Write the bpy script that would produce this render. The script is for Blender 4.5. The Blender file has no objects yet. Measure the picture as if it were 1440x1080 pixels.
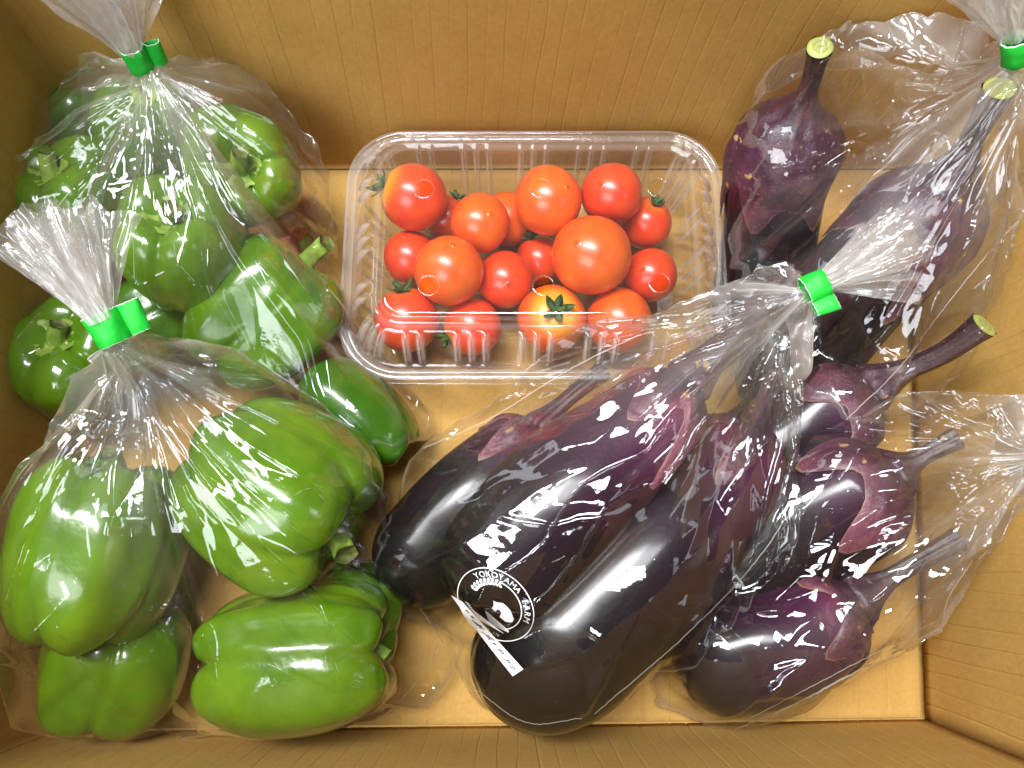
import bpy, math, random
import numpy as np
from mathutils import Vector, Matrix, geometry

# ------------------------------------------------------------------ camera, world, lamps, exposure
H = 0.40
FOC = 1040.0
TH = math.radians(13)
scene = bpy.context.scene
cd = bpy.data.cameras.new('camera')
cam = bpy.data.objects.new('camera', cd)
scene.collection.objects.link(cam)
cam.location = (0, 0, H)
cam.rotation_euler = (TH, 0, 0)
cd.sensor_width = 36
cd.lens = FOC / 1440 * 36
cd.clip_start = 0.005
cd.clip_end = 50
scene.camera = cam

world = bpy.data.worlds.new('World')
scene.world = world
world.use_nodes = True
bg = world.node_tree.nodes['Background']
bg.inputs['Color'].default_value = (0.93, 0.97, 1.0, 1)
bg.inputs['Strength'].default_value = 0.035


def lamp(name, loc, target, sx, sy, power, col, roll=0.0):
    d = bpy.data.lights.new(name, 'AREA')
    d.shape = 'RECTANGLE'
    d.size = sx
    d.size_y = sy
    d.energy = power
    d.color = col
    o = bpy.data.objects.new(name, d)
    scene.collection.objects.link(o)
    o.location = loc
    q = (Vector(target) - Vector(loc)).to_track_quat('-Z', 'Y')
    o.rotation_euler = q.to_euler()
    o.rotation_euler.rotate_axis('Z', roll)
    return o


# a ceiling fitting with two tubes above the box, and soft fills added for film glints and dim walls
lamp('ceiling_tube_lamp', (-0.42, 0.36, 1.42), (0.05, 0.08, 0), 0.22, 0.66, 22.0, (0.96, 0.98, 1.0), 0.25)
lamp('ceiling_tube_lamp', (-0.12, 0.24, 1.46), (0.05, 0.08, 0), 0.22, 0.66, 22.0, (0.96, 0.98, 1.0), 0.25)
lamp('fill_light', (-1.55, 0.75, 1.05), (0.0, 0.08, 0.05), 0.9, 0.8, 9.0, (0.90, 0.95, 1.0))
lamp('fill_light', (-0.75, -1.15, 1.55), (0.0, 0.08, 0.05), 1.2, 0.9, 34.0, (0.92, 0.96, 1.0))
lamp('fill_light', (1.5, -0.5, 1.2), (0.0, 0.08, 0.05), 0.5, 0.7, 3.0, (0.92, 0.96, 1.0))

scene.view_settings.view_transform = 'Standard'
scene.view_settings.look = 'None'
scene.view_settings.exposure = 0.04
scene.view_settings.gamma = 1.0
cy = scene.cycles
cy.max_bounces = 14
cy.diffuse_bounces = 4
cy.glossy_bounces = 5
cy.transmission_bounces = 8
cy.transparent_max_bounces = 64
cy.sample_clamp_indirect = 6
cy.caustics_reflective = False
cy.caustics_refractive = False
cy.use_denoising = True

# ------------------------------------------------------------------ helpers
CAMF = np.array([0, math.sin(TH), -math.cos(TH)])
CAMU = np.array([0, math.cos(TH), math.sin(TH)])
CAMR = np.array([1.0, 0, 0])
CAMC = np.array([0, 0, H])
rng = np.random.default_rng(7)


def at(px, py, z):
    """the point at height z that the photograph shows at (px, py)"""
    d = CAMF + (px - 720) / FOC * CAMR - (py - 540) / FOC * CAMU
    return CAMC + d * (z - H) / d[2]


def px2m(px, p):
    return px / FOC * float((np.array(p) - CAMC) @ CAMF)


def mesh(name, verts, faces, mats, parent=None, smooth=True, attrs=None, matidx=None):
    me = bpy.data.meshes.new(name)
    verts = np.asarray(verts, dtype=float)
    off = np.zeros(3)
    if parent is not None:
        q = parent
        while q is not None:
            off = off + np.array(q.location)
            q = q.parent
    me.from_pydata((verts - off).tolist(), [], [tuple(int(i) for i in f) for f in faces])
    if not isinstance(mats, (list, tuple)):
        mats = [mats]
    for m in mats:
        me.materials.append(m)
    if matidx is not None:
        me.polygons.foreach_set('material_index', np.asarray(matidx, dtype=np.int32))
    if smooth:
        me.polygons.foreach_set('use_smooth', np.ones(len(me.polygons), dtype=bool))
    for k, v in (attrs or {}).items():
        a = me.attributes.new(k, 'FLOAT', 'POINT')
        a.data.foreach_set('value', np.asarray(v, dtype=np.float32))
    me.update()
    o = bpy.data.objects.new(name, me)
    scene.collection.objects.link(o)
    if parent is not None:
        o.parent = parent
    return o


def thing(name, label, cat, loc, group=None):
    o = bpy.data.objects.new(name, None)
    o.empty_display_size = 0.01
    scene.collection.objects.link(o)
    o.location = [float(c) for c in loc]
    o['label'] = label
    o['category'] = cat
    if group:
        o['group'] = group
    return o


def grid_faces(n, m, wrap_n=False, wrap_m=False, base=0):
    f = []
    for i in range(n if wrap_n else n - 1):
        i2 = (i + 1) % n
        for j in range(m if wrap_m else m - 1):
            j2 = (j + 1) % m
            f.append((base + i * m + j, base + i2 * m + j, base + i2 * m + j2, base + i * m + j2))
    return f


def hash2(i, j, seed):
    i = np.asarray(i).astype(np.int64)
    j = np.asarray(j).astype(np.int64)
    h = (i * 374761393 + j * 668265263 + seed * 974711) & 0xFFFFFFFF
    h = ((h ^ (h >> 13)) * 1274126177) & 0xFFFFFFFF
    h = ((h ^ (h >> 16)) * 2246822519) & 0xFFFFFFFF
    return ((h ^ (h >> 15)) & 0xFFFFFF) / float(0xFFFFFF)


def vnoise(u, v, seed):
    i = np.floor(u)
    j = np.floor(v)
    a = u - i
    b = v - j
    a = a * a * (3 - 2 * a)
    b = b * b * (3 - 2 * b)
    return ((hash2(i, j, seed) * (1 - a) + hash2(i + 1, j, seed) * a) * (1 - b)
            + (hash2(i, j + 1, seed) * (1 - a) + hash2(i + 1, j + 1, seed) * a) * b)


def facet(u, v, seed, warp=0.5):
    """piecewise linear noise on warped triangles: flat facets that meet in creases, -1..1"""
    u2 = u + warp * (vnoise(u * 0.7, v * 0.7, seed + 11) - 0.5) * 2
    v2 = v + warp * (vnoise(u * 0.7 + 9.3, v * 0.7 + 4.1, seed + 12) - 0.5) * 2
    s = (u2 + v2) * 0.36602540378
    i = np.floor(u2 + s)
    j = np.floor(v2 + s)
    fu = u2 + s - i
    fv = v2 + s - j
    up = fu > fv
    ii = i + np.where(up, 1, 0)
    jj = j + np.where(up, 0, 1)
    h0 = hash2(i, j, seed)
    h1 = hash2(ii, jj, seed)
    h2 = hash2(i + 1, j + 1, seed)
    big = np.maximum(fu, fv)
    small = np.minimum(fu, fv)
    return 2 * (h0 * (1 - big) + h1 * (big - small) + h2 * small) - 1


def catmull(pts, n, closed=False):
    P = np.asarray(pts, dtype=float)
    if closed:
        Q = np.vstack([P[-1], P, P[0], P[1]])
        segs = len(P)
    else:
        Q = np.vstack([2 * P[0] - P[1], P, 2 * P[-1] - P[-2]])
        segs = len(P) - 1
    out = []
    for k in range(segs):
        p0, p1, p2, p3 = Q[k:k + 4]
        t = np.linspace(0, 1, 24, endpoint=False)[:, None]
        out.append(0.5 * (2 * p1 + (p2 - p0) * t + (2 * p0 - 5 * p1 + 4 * p2 - p3) * t ** 2 + (3 * p1 - p0 - 3 * p2 + p3) * t ** 3))
    C = np.vstack(out + ([P[0][None]] if closed else [P[-1][None]]))
    L = np.concatenate([[0], np.cumsum(np.linalg.norm(np.diff(C, axis=0), axis=1))])
    q = np.linspace(0, L[-1], n, endpoint=not closed)
    return np.stack([np.interp(q, L, C[:, k]) for k in range(C.shape[1])], axis=1)


def frames(path):
    """tangent, side and up vectors along a path, without twist"""
    T = np.gradient(path, axis=0)
    T /= np.linalg.norm(T, axis=1)[:, None]
    a = np.array([0, 0, 1.0]) if abs(T[0][2]) < 0.9 else np.array([1.0, 0, 0])
    S = np.zeros_like(T)
    s = np.cross(T[0], a)
    for k in range(len(T)):
        s = s - T[k] * (s @ T[k])
        s /= np.linalg.norm(s)
        S[k] = s
    return T, S, np.cross(S, T)


# ------------------------------------------------------------------ materials
def material(name):
    m = bpy.data.materials.new(name)
    m.use_nodes = True
    nt = m.node_tree
    p = nt.nodes['Principled BSDF']
    return m, nt, p


def node(nt, typ, **kw):
    n = nt.nodes.new(typ)
    for k, v in kw.items():
        if k in n.inputs:
            n.inputs[k].default_value = v
        else:
            setattr(n, k, v)
    return n


def ramp(nt, stops):
    r = nt.nodes.new('ShaderNodeValToRGB')
    e = r.color_ramp.elements
    while len(e) < len(stops):
        e.new(0.5)
    for k, (pos, col) in enumerate(stops):
        e[k].position = pos
        e[k].color = (*col, 1)
    return r


def objcoord(nt):
    return nt.nodes.new('ShaderNodeTexCoord').outputs['Object']


def noise(nt, scale, detail=4, rough=0.55, vec=None):
    n = node(nt, 'ShaderNodeTexNoise', Scale=scale, Detail=detail, Roughness=rough)
    nt.links.new(vec if vec is not None else objcoord(nt), n.inputs['Vector'])
    return n.outputs['Fac']


def mixc(nt, fac, a, b):
    n = nt.nodes.new('ShaderNodeMix')
    n.data_type = 'RGBA'
    for sock, v in ((n.inputs[0], fac), (n.inputs[6], a), (n.inputs[7], b)):
        if hasattr(v, 'is_output') or hasattr(v, 'links'):
            nt.links.new(v, sock)
        elif isinstance(v, tuple):
            sock.default_value = (*v, 1)
        else:
            sock.default_value = v
    return n.outputs[2]


def bump(nt, height, strength, dist, p):
    b = node(nt, 'ShaderNodeBump', Strength=strength, Distance=dist)
    nt.links.new(height, b.inputs['Height'])
    nt.links.new(b.outputs['Normal'], p.inputs['Normal'])
    return b


def mth(nt, op, a, b=None):
    n = nt.nodes.new('ShaderNodeMath')
    n.operation = op
    for k, v in enumerate((a, b)):
        if v is None:
            continue
        if hasattr(v, 'links'):
            nt.links.new(v, n.inputs[k])
        else:
            n.inputs[k].default_value = v
    return n.outputs[0]


def attr(nt, name):
    a = nt.nodes.new('ShaderNodeAttribute')
    a.attribute_name = name
    return a.outputs['Fac']


def cardboard():
    m, nt, p = material('brown_cardboard')
    big = noise(nt, 11, 6, 0.62)
    fine = noise(nt, 900, 3, 0.7)
    mp = node(nt, 'ShaderNodeMapping')
    mp.inputs['Scale'].default_value = (420, 420, 300)
    nt.links.new(objcoord(nt), mp.inputs['Vector'])
    fib = noise(nt, 1.0, 3, 0.6, mp.outputs['Vector'])
    c1 = ramp(nt, [(0.25, (0.475, 0.268, 0.066)), (0.75, (0.62, 0.370, 0.104))])
    nt.links.new(big, c1.inputs['Fac'])
    c2 = ramp(nt, [(0.3, (0.80, 0.78, 0.72)), (0.7, (1.0, 1.0, 1.0))])
    nt.links.new(mth(nt, 'ADD', mth(nt, 'MULTIPLY', fine, 0.5), mth(nt, 'MULTIPLY', fib, 0.5)), c2.inputs['Fac'])
    mx = nt.nodes.new('ShaderNodeMix')
    mx.data_type = 'RGBA'
    mx.blend_type = 'MULTIPLY'
    mx.inputs[0].default_value = 1
    nt.links.new(c1.outputs['Color'], mx.inputs[6])
    nt.links.new(c2.outputs['Color'], mx.inputs[7])
    fk = node(nt, 'ShaderNodeTexVoronoi', Scale=210)
    nt.links.new(objcoord(nt), fk.inputs['Vector'])
    fr = ramp(nt, [(0.05, (1, 1, 1)), (0.12, (0, 0, 0))])
    nt.links.new(fk.outputs['Distance'], fr.inputs['Fac'])
    fm = ramp(nt, [(0.56, (0, 0, 0)), (0.66, (1, 1, 1))])
    nt.links.new(noise(nt, 60, 2), fm.inputs['Fac'])
    flecked = mixc(nt, mth(nt, 'MULTIPLY', fr.outputs['Color'], mth(nt, 'MULTIPLY', fm.outputs['Color'], 0.55)), mx.outputs[2], (0.20, 0.105, 0.03))
    nt.links.new(flecked, p.inputs['Base Color'])
    p.inputs['Roughness'].default_value = 0.75
    p.inputs['Specular IOR Level'].default_value = 0.25
    bump(nt, mth(nt, 'ADD', fine, fib), 0.25, 0.0004, p)
    return m


def pepper_mat(name, a, b, c):
    m, nt, p = material(name)
    n1 = noise(nt, 45, 3)
    n2 = noise(nt, 260, 3)
    r = ramp(nt, [(0.28, a), (0.52, b), (0.78, c)])
    nt.links.new(mth(nt, 'ADD', mth(nt, 'MULTIPLY', n1, 0.85), mth(nt, 'MULTIPLY', n2, 0.15)), r.inputs['Fac'])
    # the grooves between the lobes are mixed towards the deepest green
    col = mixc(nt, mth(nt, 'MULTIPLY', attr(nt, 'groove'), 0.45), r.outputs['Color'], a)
    nt.links.new(col, p.inputs['Base Color'])
    p.inputs['Roughness'].default_value = 0.27
    p.inputs['Specular IOR Level'].default_value = 0.5
    p.inputs['Coat Weight'].default_value = 0.55
    p.inputs['Coat Roughness'].default_value = 0.07
    p.inputs['Subsurface Weight'].default_value = 0.12
    p.inputs['Subsurface Radius'].default_value = (0.3, 1.0, 0.1)
    p.inputs['Subsurface Scale'].default_value = 0.004
    v = node(nt, 'ShaderNodeTexVoronoi', Scale=330)
    nt.links.new(objcoord(nt), v.inputs['Vector'])
    hh = mth(nt, 'ADD', mth(nt, 'MULTIPLY', noise(nt, 120, 3), 1.0), mth(nt, 'MULTIPLY', v.outputs['Distance'], 0.12))
    bump(nt, hh, 0.22, 0.0016, p)
    return m


def simple(name, a, b, scale, rough, spec=0.5, coat=0.0, bs=0.2, bd=0.001, bscale=300):
    m, nt, p = material(name)
    r = ramp(nt, [(0.3, a), (0.7, b)])
    nt.links.new(noise(nt, scale, 4), r.inputs['Fac'])
    nt.links.new(r.outputs['Color'], p.inputs['Base Color'])
    p.inputs['Roughness'].default_value = rough
    p.inputs['Specular IOR Level'].default_value = spec
    p.inputs['Coat Weight'].default_value = coat
    p.inputs['Coat Roughness'].default_value = 0.1
    if bs:
        bump(nt, noise(nt, bscale, 4), bs, bd, p)
    return m


def tomato_mat(name, red, orange, yellow):
    m, nt, p = material(name)
    n1 = noise(nt, 60, 2)
    r = ramp(nt, [(0.3, red), (0.72, orange)])
    nt.links.new(n1, r.inputs['Fac'])
    col = mixc(nt, attr(nt, 'shoulder'), r.outputs['Color'], yellow)
    v = node(nt, 'ShaderNodeTexVoronoi', Scale=260)
    nt.links.new(objcoord(nt), v.inputs['Vector'])
    sp = ramp(nt, [(0.04, (1, 1, 1)), (0.09, (0, 0, 0))])
    nt.links.new(v.outputs['Distance'], sp.inputs['Fac'])
    col = mixc(nt, mth(nt, 'MULTIPLY', sp.outputs['Color'], 0.16), col, (0.95, 0.50, 0.22))
    nt.links.new(col, p.inputs['Base Color'])
    p.inputs['Roughness'].default_value = 0.34
    p.inputs['Coat Weight'].default_value = 0.35
    p.inputs['Coat Roughness'].default_value = 0.22
    p.inputs['Subsurface Weight'].default_value = 0.2
    p.inputs['Subsurface Radius'].default_value = (1.0, 0.25, 0.08)
    p.inputs['Subsurface Scale'].default_value = 0.004
    bump(nt, noise(nt, 420, 3), 0.07, 0.0006, p)
    return m


def eggplant_mat():
    m, nt, p = material('eggplant_skin')
    t = attr(nt, 'along')
    n = noise(nt, 40, 4)
    f = mth(nt, 'ADD', t, mth(nt, 'MULTIPLY', mth(nt, 'SUBTRACT', n, 0.5), 0.35))
    r = ramp(nt, [(0.0, (0.13, 0.022, 0.065)), (0.14, (0.045, 0.009, 0.030)), (0.36, (0.012, 0.004, 0.008)), (0.7, (0.006, 0.0035, 0.004))])
    nt.links.new(f, r.inputs['Fac'])
    v = node(nt, 'ShaderNodeTexVoronoi', Scale=190)
    nt.links.new(objcoord(nt), v.inputs['Vector'])
    sp = ramp(nt, [(0.03, (1, 1, 1)), (0.07, (0, 0, 0))])
    nt.links.new(v.outputs['Distance'], sp.inputs['Fac'])
    k = mth(nt, 'MULTIPLY', sp.outputs['Color'], mth(nt, 'MULTIPLY', noise(nt, 25, 2), 0.35))
    col = mixc(nt, k, r.outputs['Color'], (0.40, 0.26, 0.18))
    nt.links.new(col, p.inputs['Base Color'])
    p.inputs['Roughness'].default_value = 0.45
    p.inputs['Specular IOR Level'].default_value = 0.12
    p.inputs['Coat Weight'].default_value = 0.4
    p.inputs['Coat Roughness'].default_value = 0.15
    bump(nt, mth(nt, 'ADD', noise(nt, 90, 3), mth(nt, 'MULTIPLY', noise(nt, 420, 4), 0.4)), 0.3, 0.0014, p)
    return m


def calyx_mat():
    m, nt, p = material('eggplant_calyx_skin')
    e = attr(nt, 'edge')
    n = noise(nt, 110, 4)
    base = ramp(nt, [(0.25, (0.020, 0.005, 0.013)), (0.55, (0.048, 0.010, 0.028)), (0.85, (0.105, 0.034, 0.042))])
    nt.links.new(n, base.inputs['Fac'])
    st = attr(nt, 'stalk')
    col = mixc(nt, mth(nt, 'MULTIPLY', st, 0.85), base.outputs['Color'], (0.038, 0.017, 0.017))
    er = ramp(nt, [(0.55, (0, 0, 0)), (1.05 - 0.05, (1, 1, 1))])
    nt.links.new(mth(nt, 'ADD', e, mth(nt, 'MULTIPLY', mth(nt, 'SUBTRACT', n, 0.5), 0.25)), er.inputs['Fac'])
    patch = ramp(nt, [(0.42, (0, 0, 0)), (0.66, (1, 1, 1))])
    nt.links.new(noise(nt, 26, 2), patch.inputs['Fac'])
    col = mixc(nt, mth(nt, 'MULTIPLY', er.outputs['Color'], mth(nt, 'MULTIPLY', patch.outputs['Color'], 0.8)), col, (0.20, 0.055, 0.085))
    col = mixc(nt, mth(nt, 'MULTIPLY', attr(nt, 'pink'), mth(nt, 'MULTIPLY', noise(nt, 70, 3), 1.5)), col, (0.27, 0.070, 0.115))
    tip = ramp(nt, [(0.975, (0, 0, 0)), (0.998, (1, 1, 1))])
    nt.links.new(e, tip.inputs['Fac'])
    col = mixc(nt, mth(nt, 'MULTIPLY', tip.outputs['Color'], mth(nt, 'MULTIPLY', patch.outputs['Color'], 0.9)), col, (0.42, 0.25, 0.10))
    v = node(nt, 'ShaderNodeTexVoronoi', Scale=300)
    nt.links.new(objcoord(nt), v.inputs['Vector'])
    sp = ramp(nt, [(0.05, (1, 1, 1)), (0.14, (0, 0, 0))])
    nt.links.new(v.outputs['Distance'], sp.inputs['Fac'])
    k = mth(nt, 'MULTIPLY', sp.outputs['Color'], mth(nt, 'MULTIPLY', noise(nt, 60, 2), 0.9))
    col = mixc(nt, k, col, (0.55, 0.34, 0.16))
    fl = ramp(nt, [(0.655, (0, 0, 0)), (0.70, (1, 1, 1))])
    nt.links.new(noise(nt, 150, 3, 0.6), fl.inputs['Fac'])
    col = mixc(nt, mth(nt, 'MULTIPLY', fl.outputs['Color'], 0.75), col, (0.46, 0.28, 0.10))
    nt.links.new(col, p.inputs['Base Color'])
    p.inputs['Roughness'].default_value = 0.45
    p.inputs['Coat Weight'].default_value = 0.2
    p.inputs['Coat Roughness'].default_value = 0.3
    bump(nt, mth(nt, 'ADD', noise(nt, 130, 5, 0.65), mth(nt, 'MULTIPLY', sp.outputs['Color'], 0.5)), 0.75, 0.0022, p)
    return m


def cutface_mat():
    m, nt, p = material('stalk_cut_face')
    t = attr(nt, 'ring')
    w = mth(nt, 'SINE', mth(nt, 'MULTIPLY', t, 15.0))
    col = mixc(nt, mth(nt, 'ADD', mth(nt, 'MULTIPLY', w, 0.4), 0.4), (0.32, 0.33, 0.09), (0.20, 0.23, 0.035))
    nt.links.new(col, p.inputs['Base Color'])
    p.inputs['Roughness'].default_value = 0.55
    bump(nt, noise(nt, 600, 3), 0.3, 0.0008, p)
    return m


def film_mat(name, rough, refl, haze_scale, bs=0.25, bscale=240, hcol=(0.80, 0.76, 0.72)):
    """thin clear film: mirror-like sheen growing towards grazing angles over a see-through sheet; plies lying on
    each other, and glints on pleats, ribs and rims, are painted as white haze (attribute haze)"""
    m = bpy.data.materials.new(name)
    m.use_nodes = True
    nt = m.node_tree
    nt.nodes.remove(nt.nodes['Principled BSDF'])
    out = nt.nodes['Material Output']
    b = node(nt, 'ShaderNodeBump', Strength=bs, Distance=0.0012)
    nt.links.new(noise(nt, bscale, 3), b.inputs['Height'])
    lw = node(nt, 'ShaderNodeLayerWeight', Blend=0.5)
    nt.links.new(b.outputs['Normal'], lw.inputs['Normal'])
    f = mth(nt, 'POWER', lw.outputs['Facing'], 4.5)
    f = mth(nt, 'MINIMUM', mth(nt, 'ADD', mth(nt, 'MULTIPLY', f, 0.75), refl), 0.9)
    tr = node(nt, 'ShaderNodeBsdfTransparent', Color=(0.975, 0.975, 0.97, 1))
    gl = node(nt, 'ShaderNodeBsdfGlossy', Color=(0.97, 0.98, 1.0, 1), Roughness=rough)
    nt.links.new(b.outputs['Normal'], gl.inputs['Normal'])
    df = node(nt, 'ShaderNodeBsdfDiffuse', Color=(*hcol, 1))
    tl = node(nt, 'ShaderNodeBsdfTranslucent', Color=(*hcol, 1))
    nt.links.new(b.outputs['Normal'], df.inputs['Normal'])
    dm = nt.nodes.new('ShaderNodeMixShader')
    dm.inputs[0].default_value = 0.4
    nt.links.new(df.outputs[0], dm.inputs[1])
    nt.links.new(tl.outputs[0], dm.inputs[2])
    hz = mth(nt, 'MINIMUM', mth(nt, 'MULTIPLY', attr(nt, 'haze'), haze_scale), 0.7)
    m1 = nt.nodes.new('ShaderNodeMixShader')
    nt.links.new(hz, m1.inputs[0])
    nt.links.new(tr.outputs[0], m1.inputs[1])
    nt.links.new(dm.outputs[0], m1.inputs[2])
    m2 = nt.nodes.new('ShaderNodeMixShader')
    nt.links.new(f, m2.inputs[0])
    nt.links.new(m1.outputs[0], m2.inputs[1])
    nt.links.new(gl.outputs[0], m2.inputs[2])
    nt.links.new(m2.outputs[0], out.inputs['Surface'])
    return m


CARD = cardboard()
PEP = [pepper_mat('pepper_skin_light_green', (0.060, 0.142, 0.002), (0.096, 0.208, 0.003), (0.142, 0.265, 0.004)),
       pepper_mat('pepper_skin_mid_green', (0.050, 0.128, 0.002), (0.080, 0.185, 0.003), (0.115, 0.235, 0.004)),  # deeper green that also stands in for shade on low peppers
       pepper_mat('pepper_skin_dark_and_shaded_green', (0.024, 0.085, 0.002), (0.040, 0.130, 0.003), (0.062, 0.175, 0.004))]  # shade painted into two peppers, own colour of the small glossy one
STALK = simple('pepper_stalk_green', (0.14, 0.25, 0.02), (0.32, 0.44, 0.08), 160, 0.45, bs=0.5)
PITH = simple('pepper_stalk_cut', (0.05, 0.06, 0.01), (0.16, 0.19, 0.04), 400, 0.6)
TOM = [tomato_mat('tomato_skin_red', (0.60, 0.030, 0.006), (0.72, 0.070, 0.006), (0.75, 0.36, 0.02)),
       tomato_mat('tomato_skin_orange', (0.68, 0.070, 0.005), (0.78, 0.140, 0.006), (0.78, 0.40, 0.02))]
LEAF = simple('tomato_sepal_green', (0.020, 0.050, 0.010), (0.07, 0.14, 0.03), 300, 0.6, 0.3, bs=0.4)
EGG = eggplant_mat()
CALYX = calyx_mat()
CUT = cutface_mat()
FILM = film_mat('clear_crinkled_film', 0.055, 0.064, 1.0, 0.08, 300)
TAILFILM = film_mat('gathered_film', 0.09, 0.09, 1.0, 0.2, 260)
TUB = film_mat('clear_rigid_plastic', 0.05, 0.075, 1.0, 0.06, 60)
TAPE = simple('green_tape', (0.004, 0.36, 0.022), (0.010, 0.47, 0.035), 80, 0.5, 0.4, 0.0, 0.5, 0.0016, 110)
TAPE_EDGE = simple('white_tape_edge', (0.62, 0.72, 0.62), (0.8, 0.84, 0.8), 200, 0.6)
INK = simple('white_print_ink', (0.74, 0.75, 0.78), (0.82, 0.83, 0.85), 300, 0.5, bs=0)
DARKINK = simple('dark_print_ink', (0.03, 0.03, 0.035), (0.06, 0.06, 0.06), 300, 0.6, bs=0)
PAPER = simple('white_label_paper', (0.74, 0.73, 0.71), (0.82, 0.81, 0.80), 90, 0.6, bs=0.1)

# ------------------------------------------------------------------ the cardboard box
FLc, FRc, BRc, BLc = (np.array(p) for p in ((-0.230, -0.0865), (0.2075, -0.0805), (0.234, 0.224), (-0.237, 0.224)))
FLt, FRt, BRt, BLt = (np.array(p) for p in ((-0.231, -0.0875), (0.2085, -0.0815), (0.243, 0.232), (-0.221, 0.238)))
ZTOP = 0.19
box = thing('cardboard_box', 'open brown cardboard box holding all the bagged vegetables', 'box', (0, 0, 0))


def corrugated(name, a, b, a2, b2, n_rows, inward, seed, parent, z0=0.0, z1=ZTOP, pitch=0.0085, horizontal=False):
    """a board whose flute lines are shallow grooves; a,b bottom corners and a2,b2 top corners (xy), or the four corners of a floor"""
    A = np.array([*a, z0])
    B = np.array([*b, z0])
    A2 = np.array([*a2, z1])
    B2 = np.array([*b2, z1])
    L = np.linalg.norm(B - A)
    r = np.random.default_rng(seed)
    cols = [(0.0, 0.0, 0)]
    x = pitch * r.uniform(0.3, 0.9)
    gi = 0
    while x < L - 0.004:
        dep = r.uniform(0.00020, 0.00055)
        w = r.uniform(0.00028, 0.00045)
        for o, d in ((-2.2 * w, 0), (-w, 0), (0, dep), (w, 0), (2.2 * w, 0)):
            cols.append((x + o, d, gi))
        mid = x + pitch * 0.5
        if mid < L - 0.006:
            cols.append((mid, -0.00006 * r.uniform(0.0, 1), gi))
        x += pitch * r.uniform(0.94, 1.06)
        gi += 1
    cols.append((L, 0.0, gi))
    cx = np.array([c[0] for c in cols]) / L
    cdp = np.array([c[1] for c in cols])
    gid = np.array([c[2] for c in cols])
    rows = np.linspace(0, 1, n_rows)
    U, V = np.meshgrid(cx, rows, indexing='ij')
    wob = (vnoise(gid[:, None] * 3.7 + 0.3, V * 5, seed) - 0.5) * 0.0016 / L
    Uw = np.clip(U + wob * (np.minimum(U, 1 - U) > 0.004), 0, 1)
    P = ((A[None, None] * (1 - Uw[..., None]) + B[None, None] * Uw[..., None]) * (1 - V[..., None])
         + (A2[None, None] * (1 - Uw[..., None]) + B2[None, None] * Uw[..., None]) * V[..., None])
    nrm = np.array(inward, dtype=float)
    bul = (vnoise(U * L / 0.11, V * 1.8, seed + 3) - 0.5) * 0.0022 * np.minimum(1, np.minimum(U, 1 - U) * 8) * np.minimum(1, np.minimum(V, 1 - V) * 8 + 0.15)
    dents = (vnoise(U * L / 0.014, V * 12, seed + 5) - 0.5) * 0.00012
    mod = 0.25 + 1.3 * vnoise(gid[:, None] * 1.9, V * 9, seed + 8)
    P = P + nrm[None, None] * (bul + dents - cdp[:, None] * mod)[..., None]
    n, mm = len(cx), n_rows
    verts = P.reshape(-1, 3)
    back = (P - nrm[None, None] * 0.0042).reshape(-1, 3)
    f = grid_faces(n, mm)
    nv = len(verts)
    fb = [(q[3] + nv, q[2] + nv, q[1] + nv, q[0] + nv) for q in f]
    e = np.cross(B - A, A2 - A)
    if e @ nrm < 0:
        f = [q[::-1] for q in f]
        fb = [q[::-1] for q in fb]
    rim = [i * mm for i in range(n)] + [(n - 1) * mm + j for j in range(1, mm)] + [i * mm + mm - 1 for i in range(n - 2, -1, -1)] + [j for j in range(mm - 2, 0, -1)]
    fr = [(rim[k], rim[(k + 1) % len(rim)], rim[(k + 1) % len(rim)] + nv, rim[k] + nv) for k in range(len(rim))]
    o = mesh(name, np.vstack([verts, back]), f + fb + fr, CARD, parent)
    return o


corrugated('side_panel', BLc, BRc, BLt, BRt, 36, (0, -1, 0), 1, box)
corrugated('side_panel', FLc, FRc, FLt, FRt, 30, (0, 1, 0), 2, box)
corrugated('side_panel', FLc, BLc, FLt, BLt, 30, (1, 0, 0), 3, box, pitch=0.0080)
corrugated('side_panel', FRc, BRc, FRt, BRt, 30, (-1, 0, 0), 4, box, pitch=0.0080)
ins = 0.0022
corrugated('bottom_panel', FLc + [ins, 0.001], FRc + [-ins, 0.001], BLc + [ins, -0.001], BRc + [-ins, -0.001], 60, (0, 0, 1), 5, box, 0.0, 0.0, pitch=0.0135)
mesh('bottom_flap', [(*(FLc + [-0.003, -0.003]), -0.0075), (*(FRc + [0.003, -0.003]), -0.0075), (*(BRc + [0.003, 0.003]), -0.0075), (*(BLc + [-0.003, 0.003]), -0.0075),
                     (*(FLc + [-0.003, -0.003]), -0.0055), (*(FRc + [0.003, -0.003]), -0.0055), (*(BRc + [0.003, 0.003]), -0.0055), (*(BLc + [-0.003, 0.003]), -0.0055)],
     [(3, 2, 1, 0), (4, 5, 6, 7), (0, 1, 5, 4), (1, 2, 6, 5), (2, 3, 7, 6), (3, 0, 4, 7)], CARD, box, smooth=False)


# ------------------------------------------------------------------ green peppers
def basis(axis):
    a = np.array(axis, dtype=float)
    a /= np.linalg.norm(a)
    h = np.array([0, 0, 1.0]) if abs(a[2]) < 0.85 else np.array([0, 1.0, 0])
    x = np.cross(h, a)
    x /= np.linalg.norm(x)
    return np.stack([x, np.cross(a, x), a], axis=1)


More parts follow.
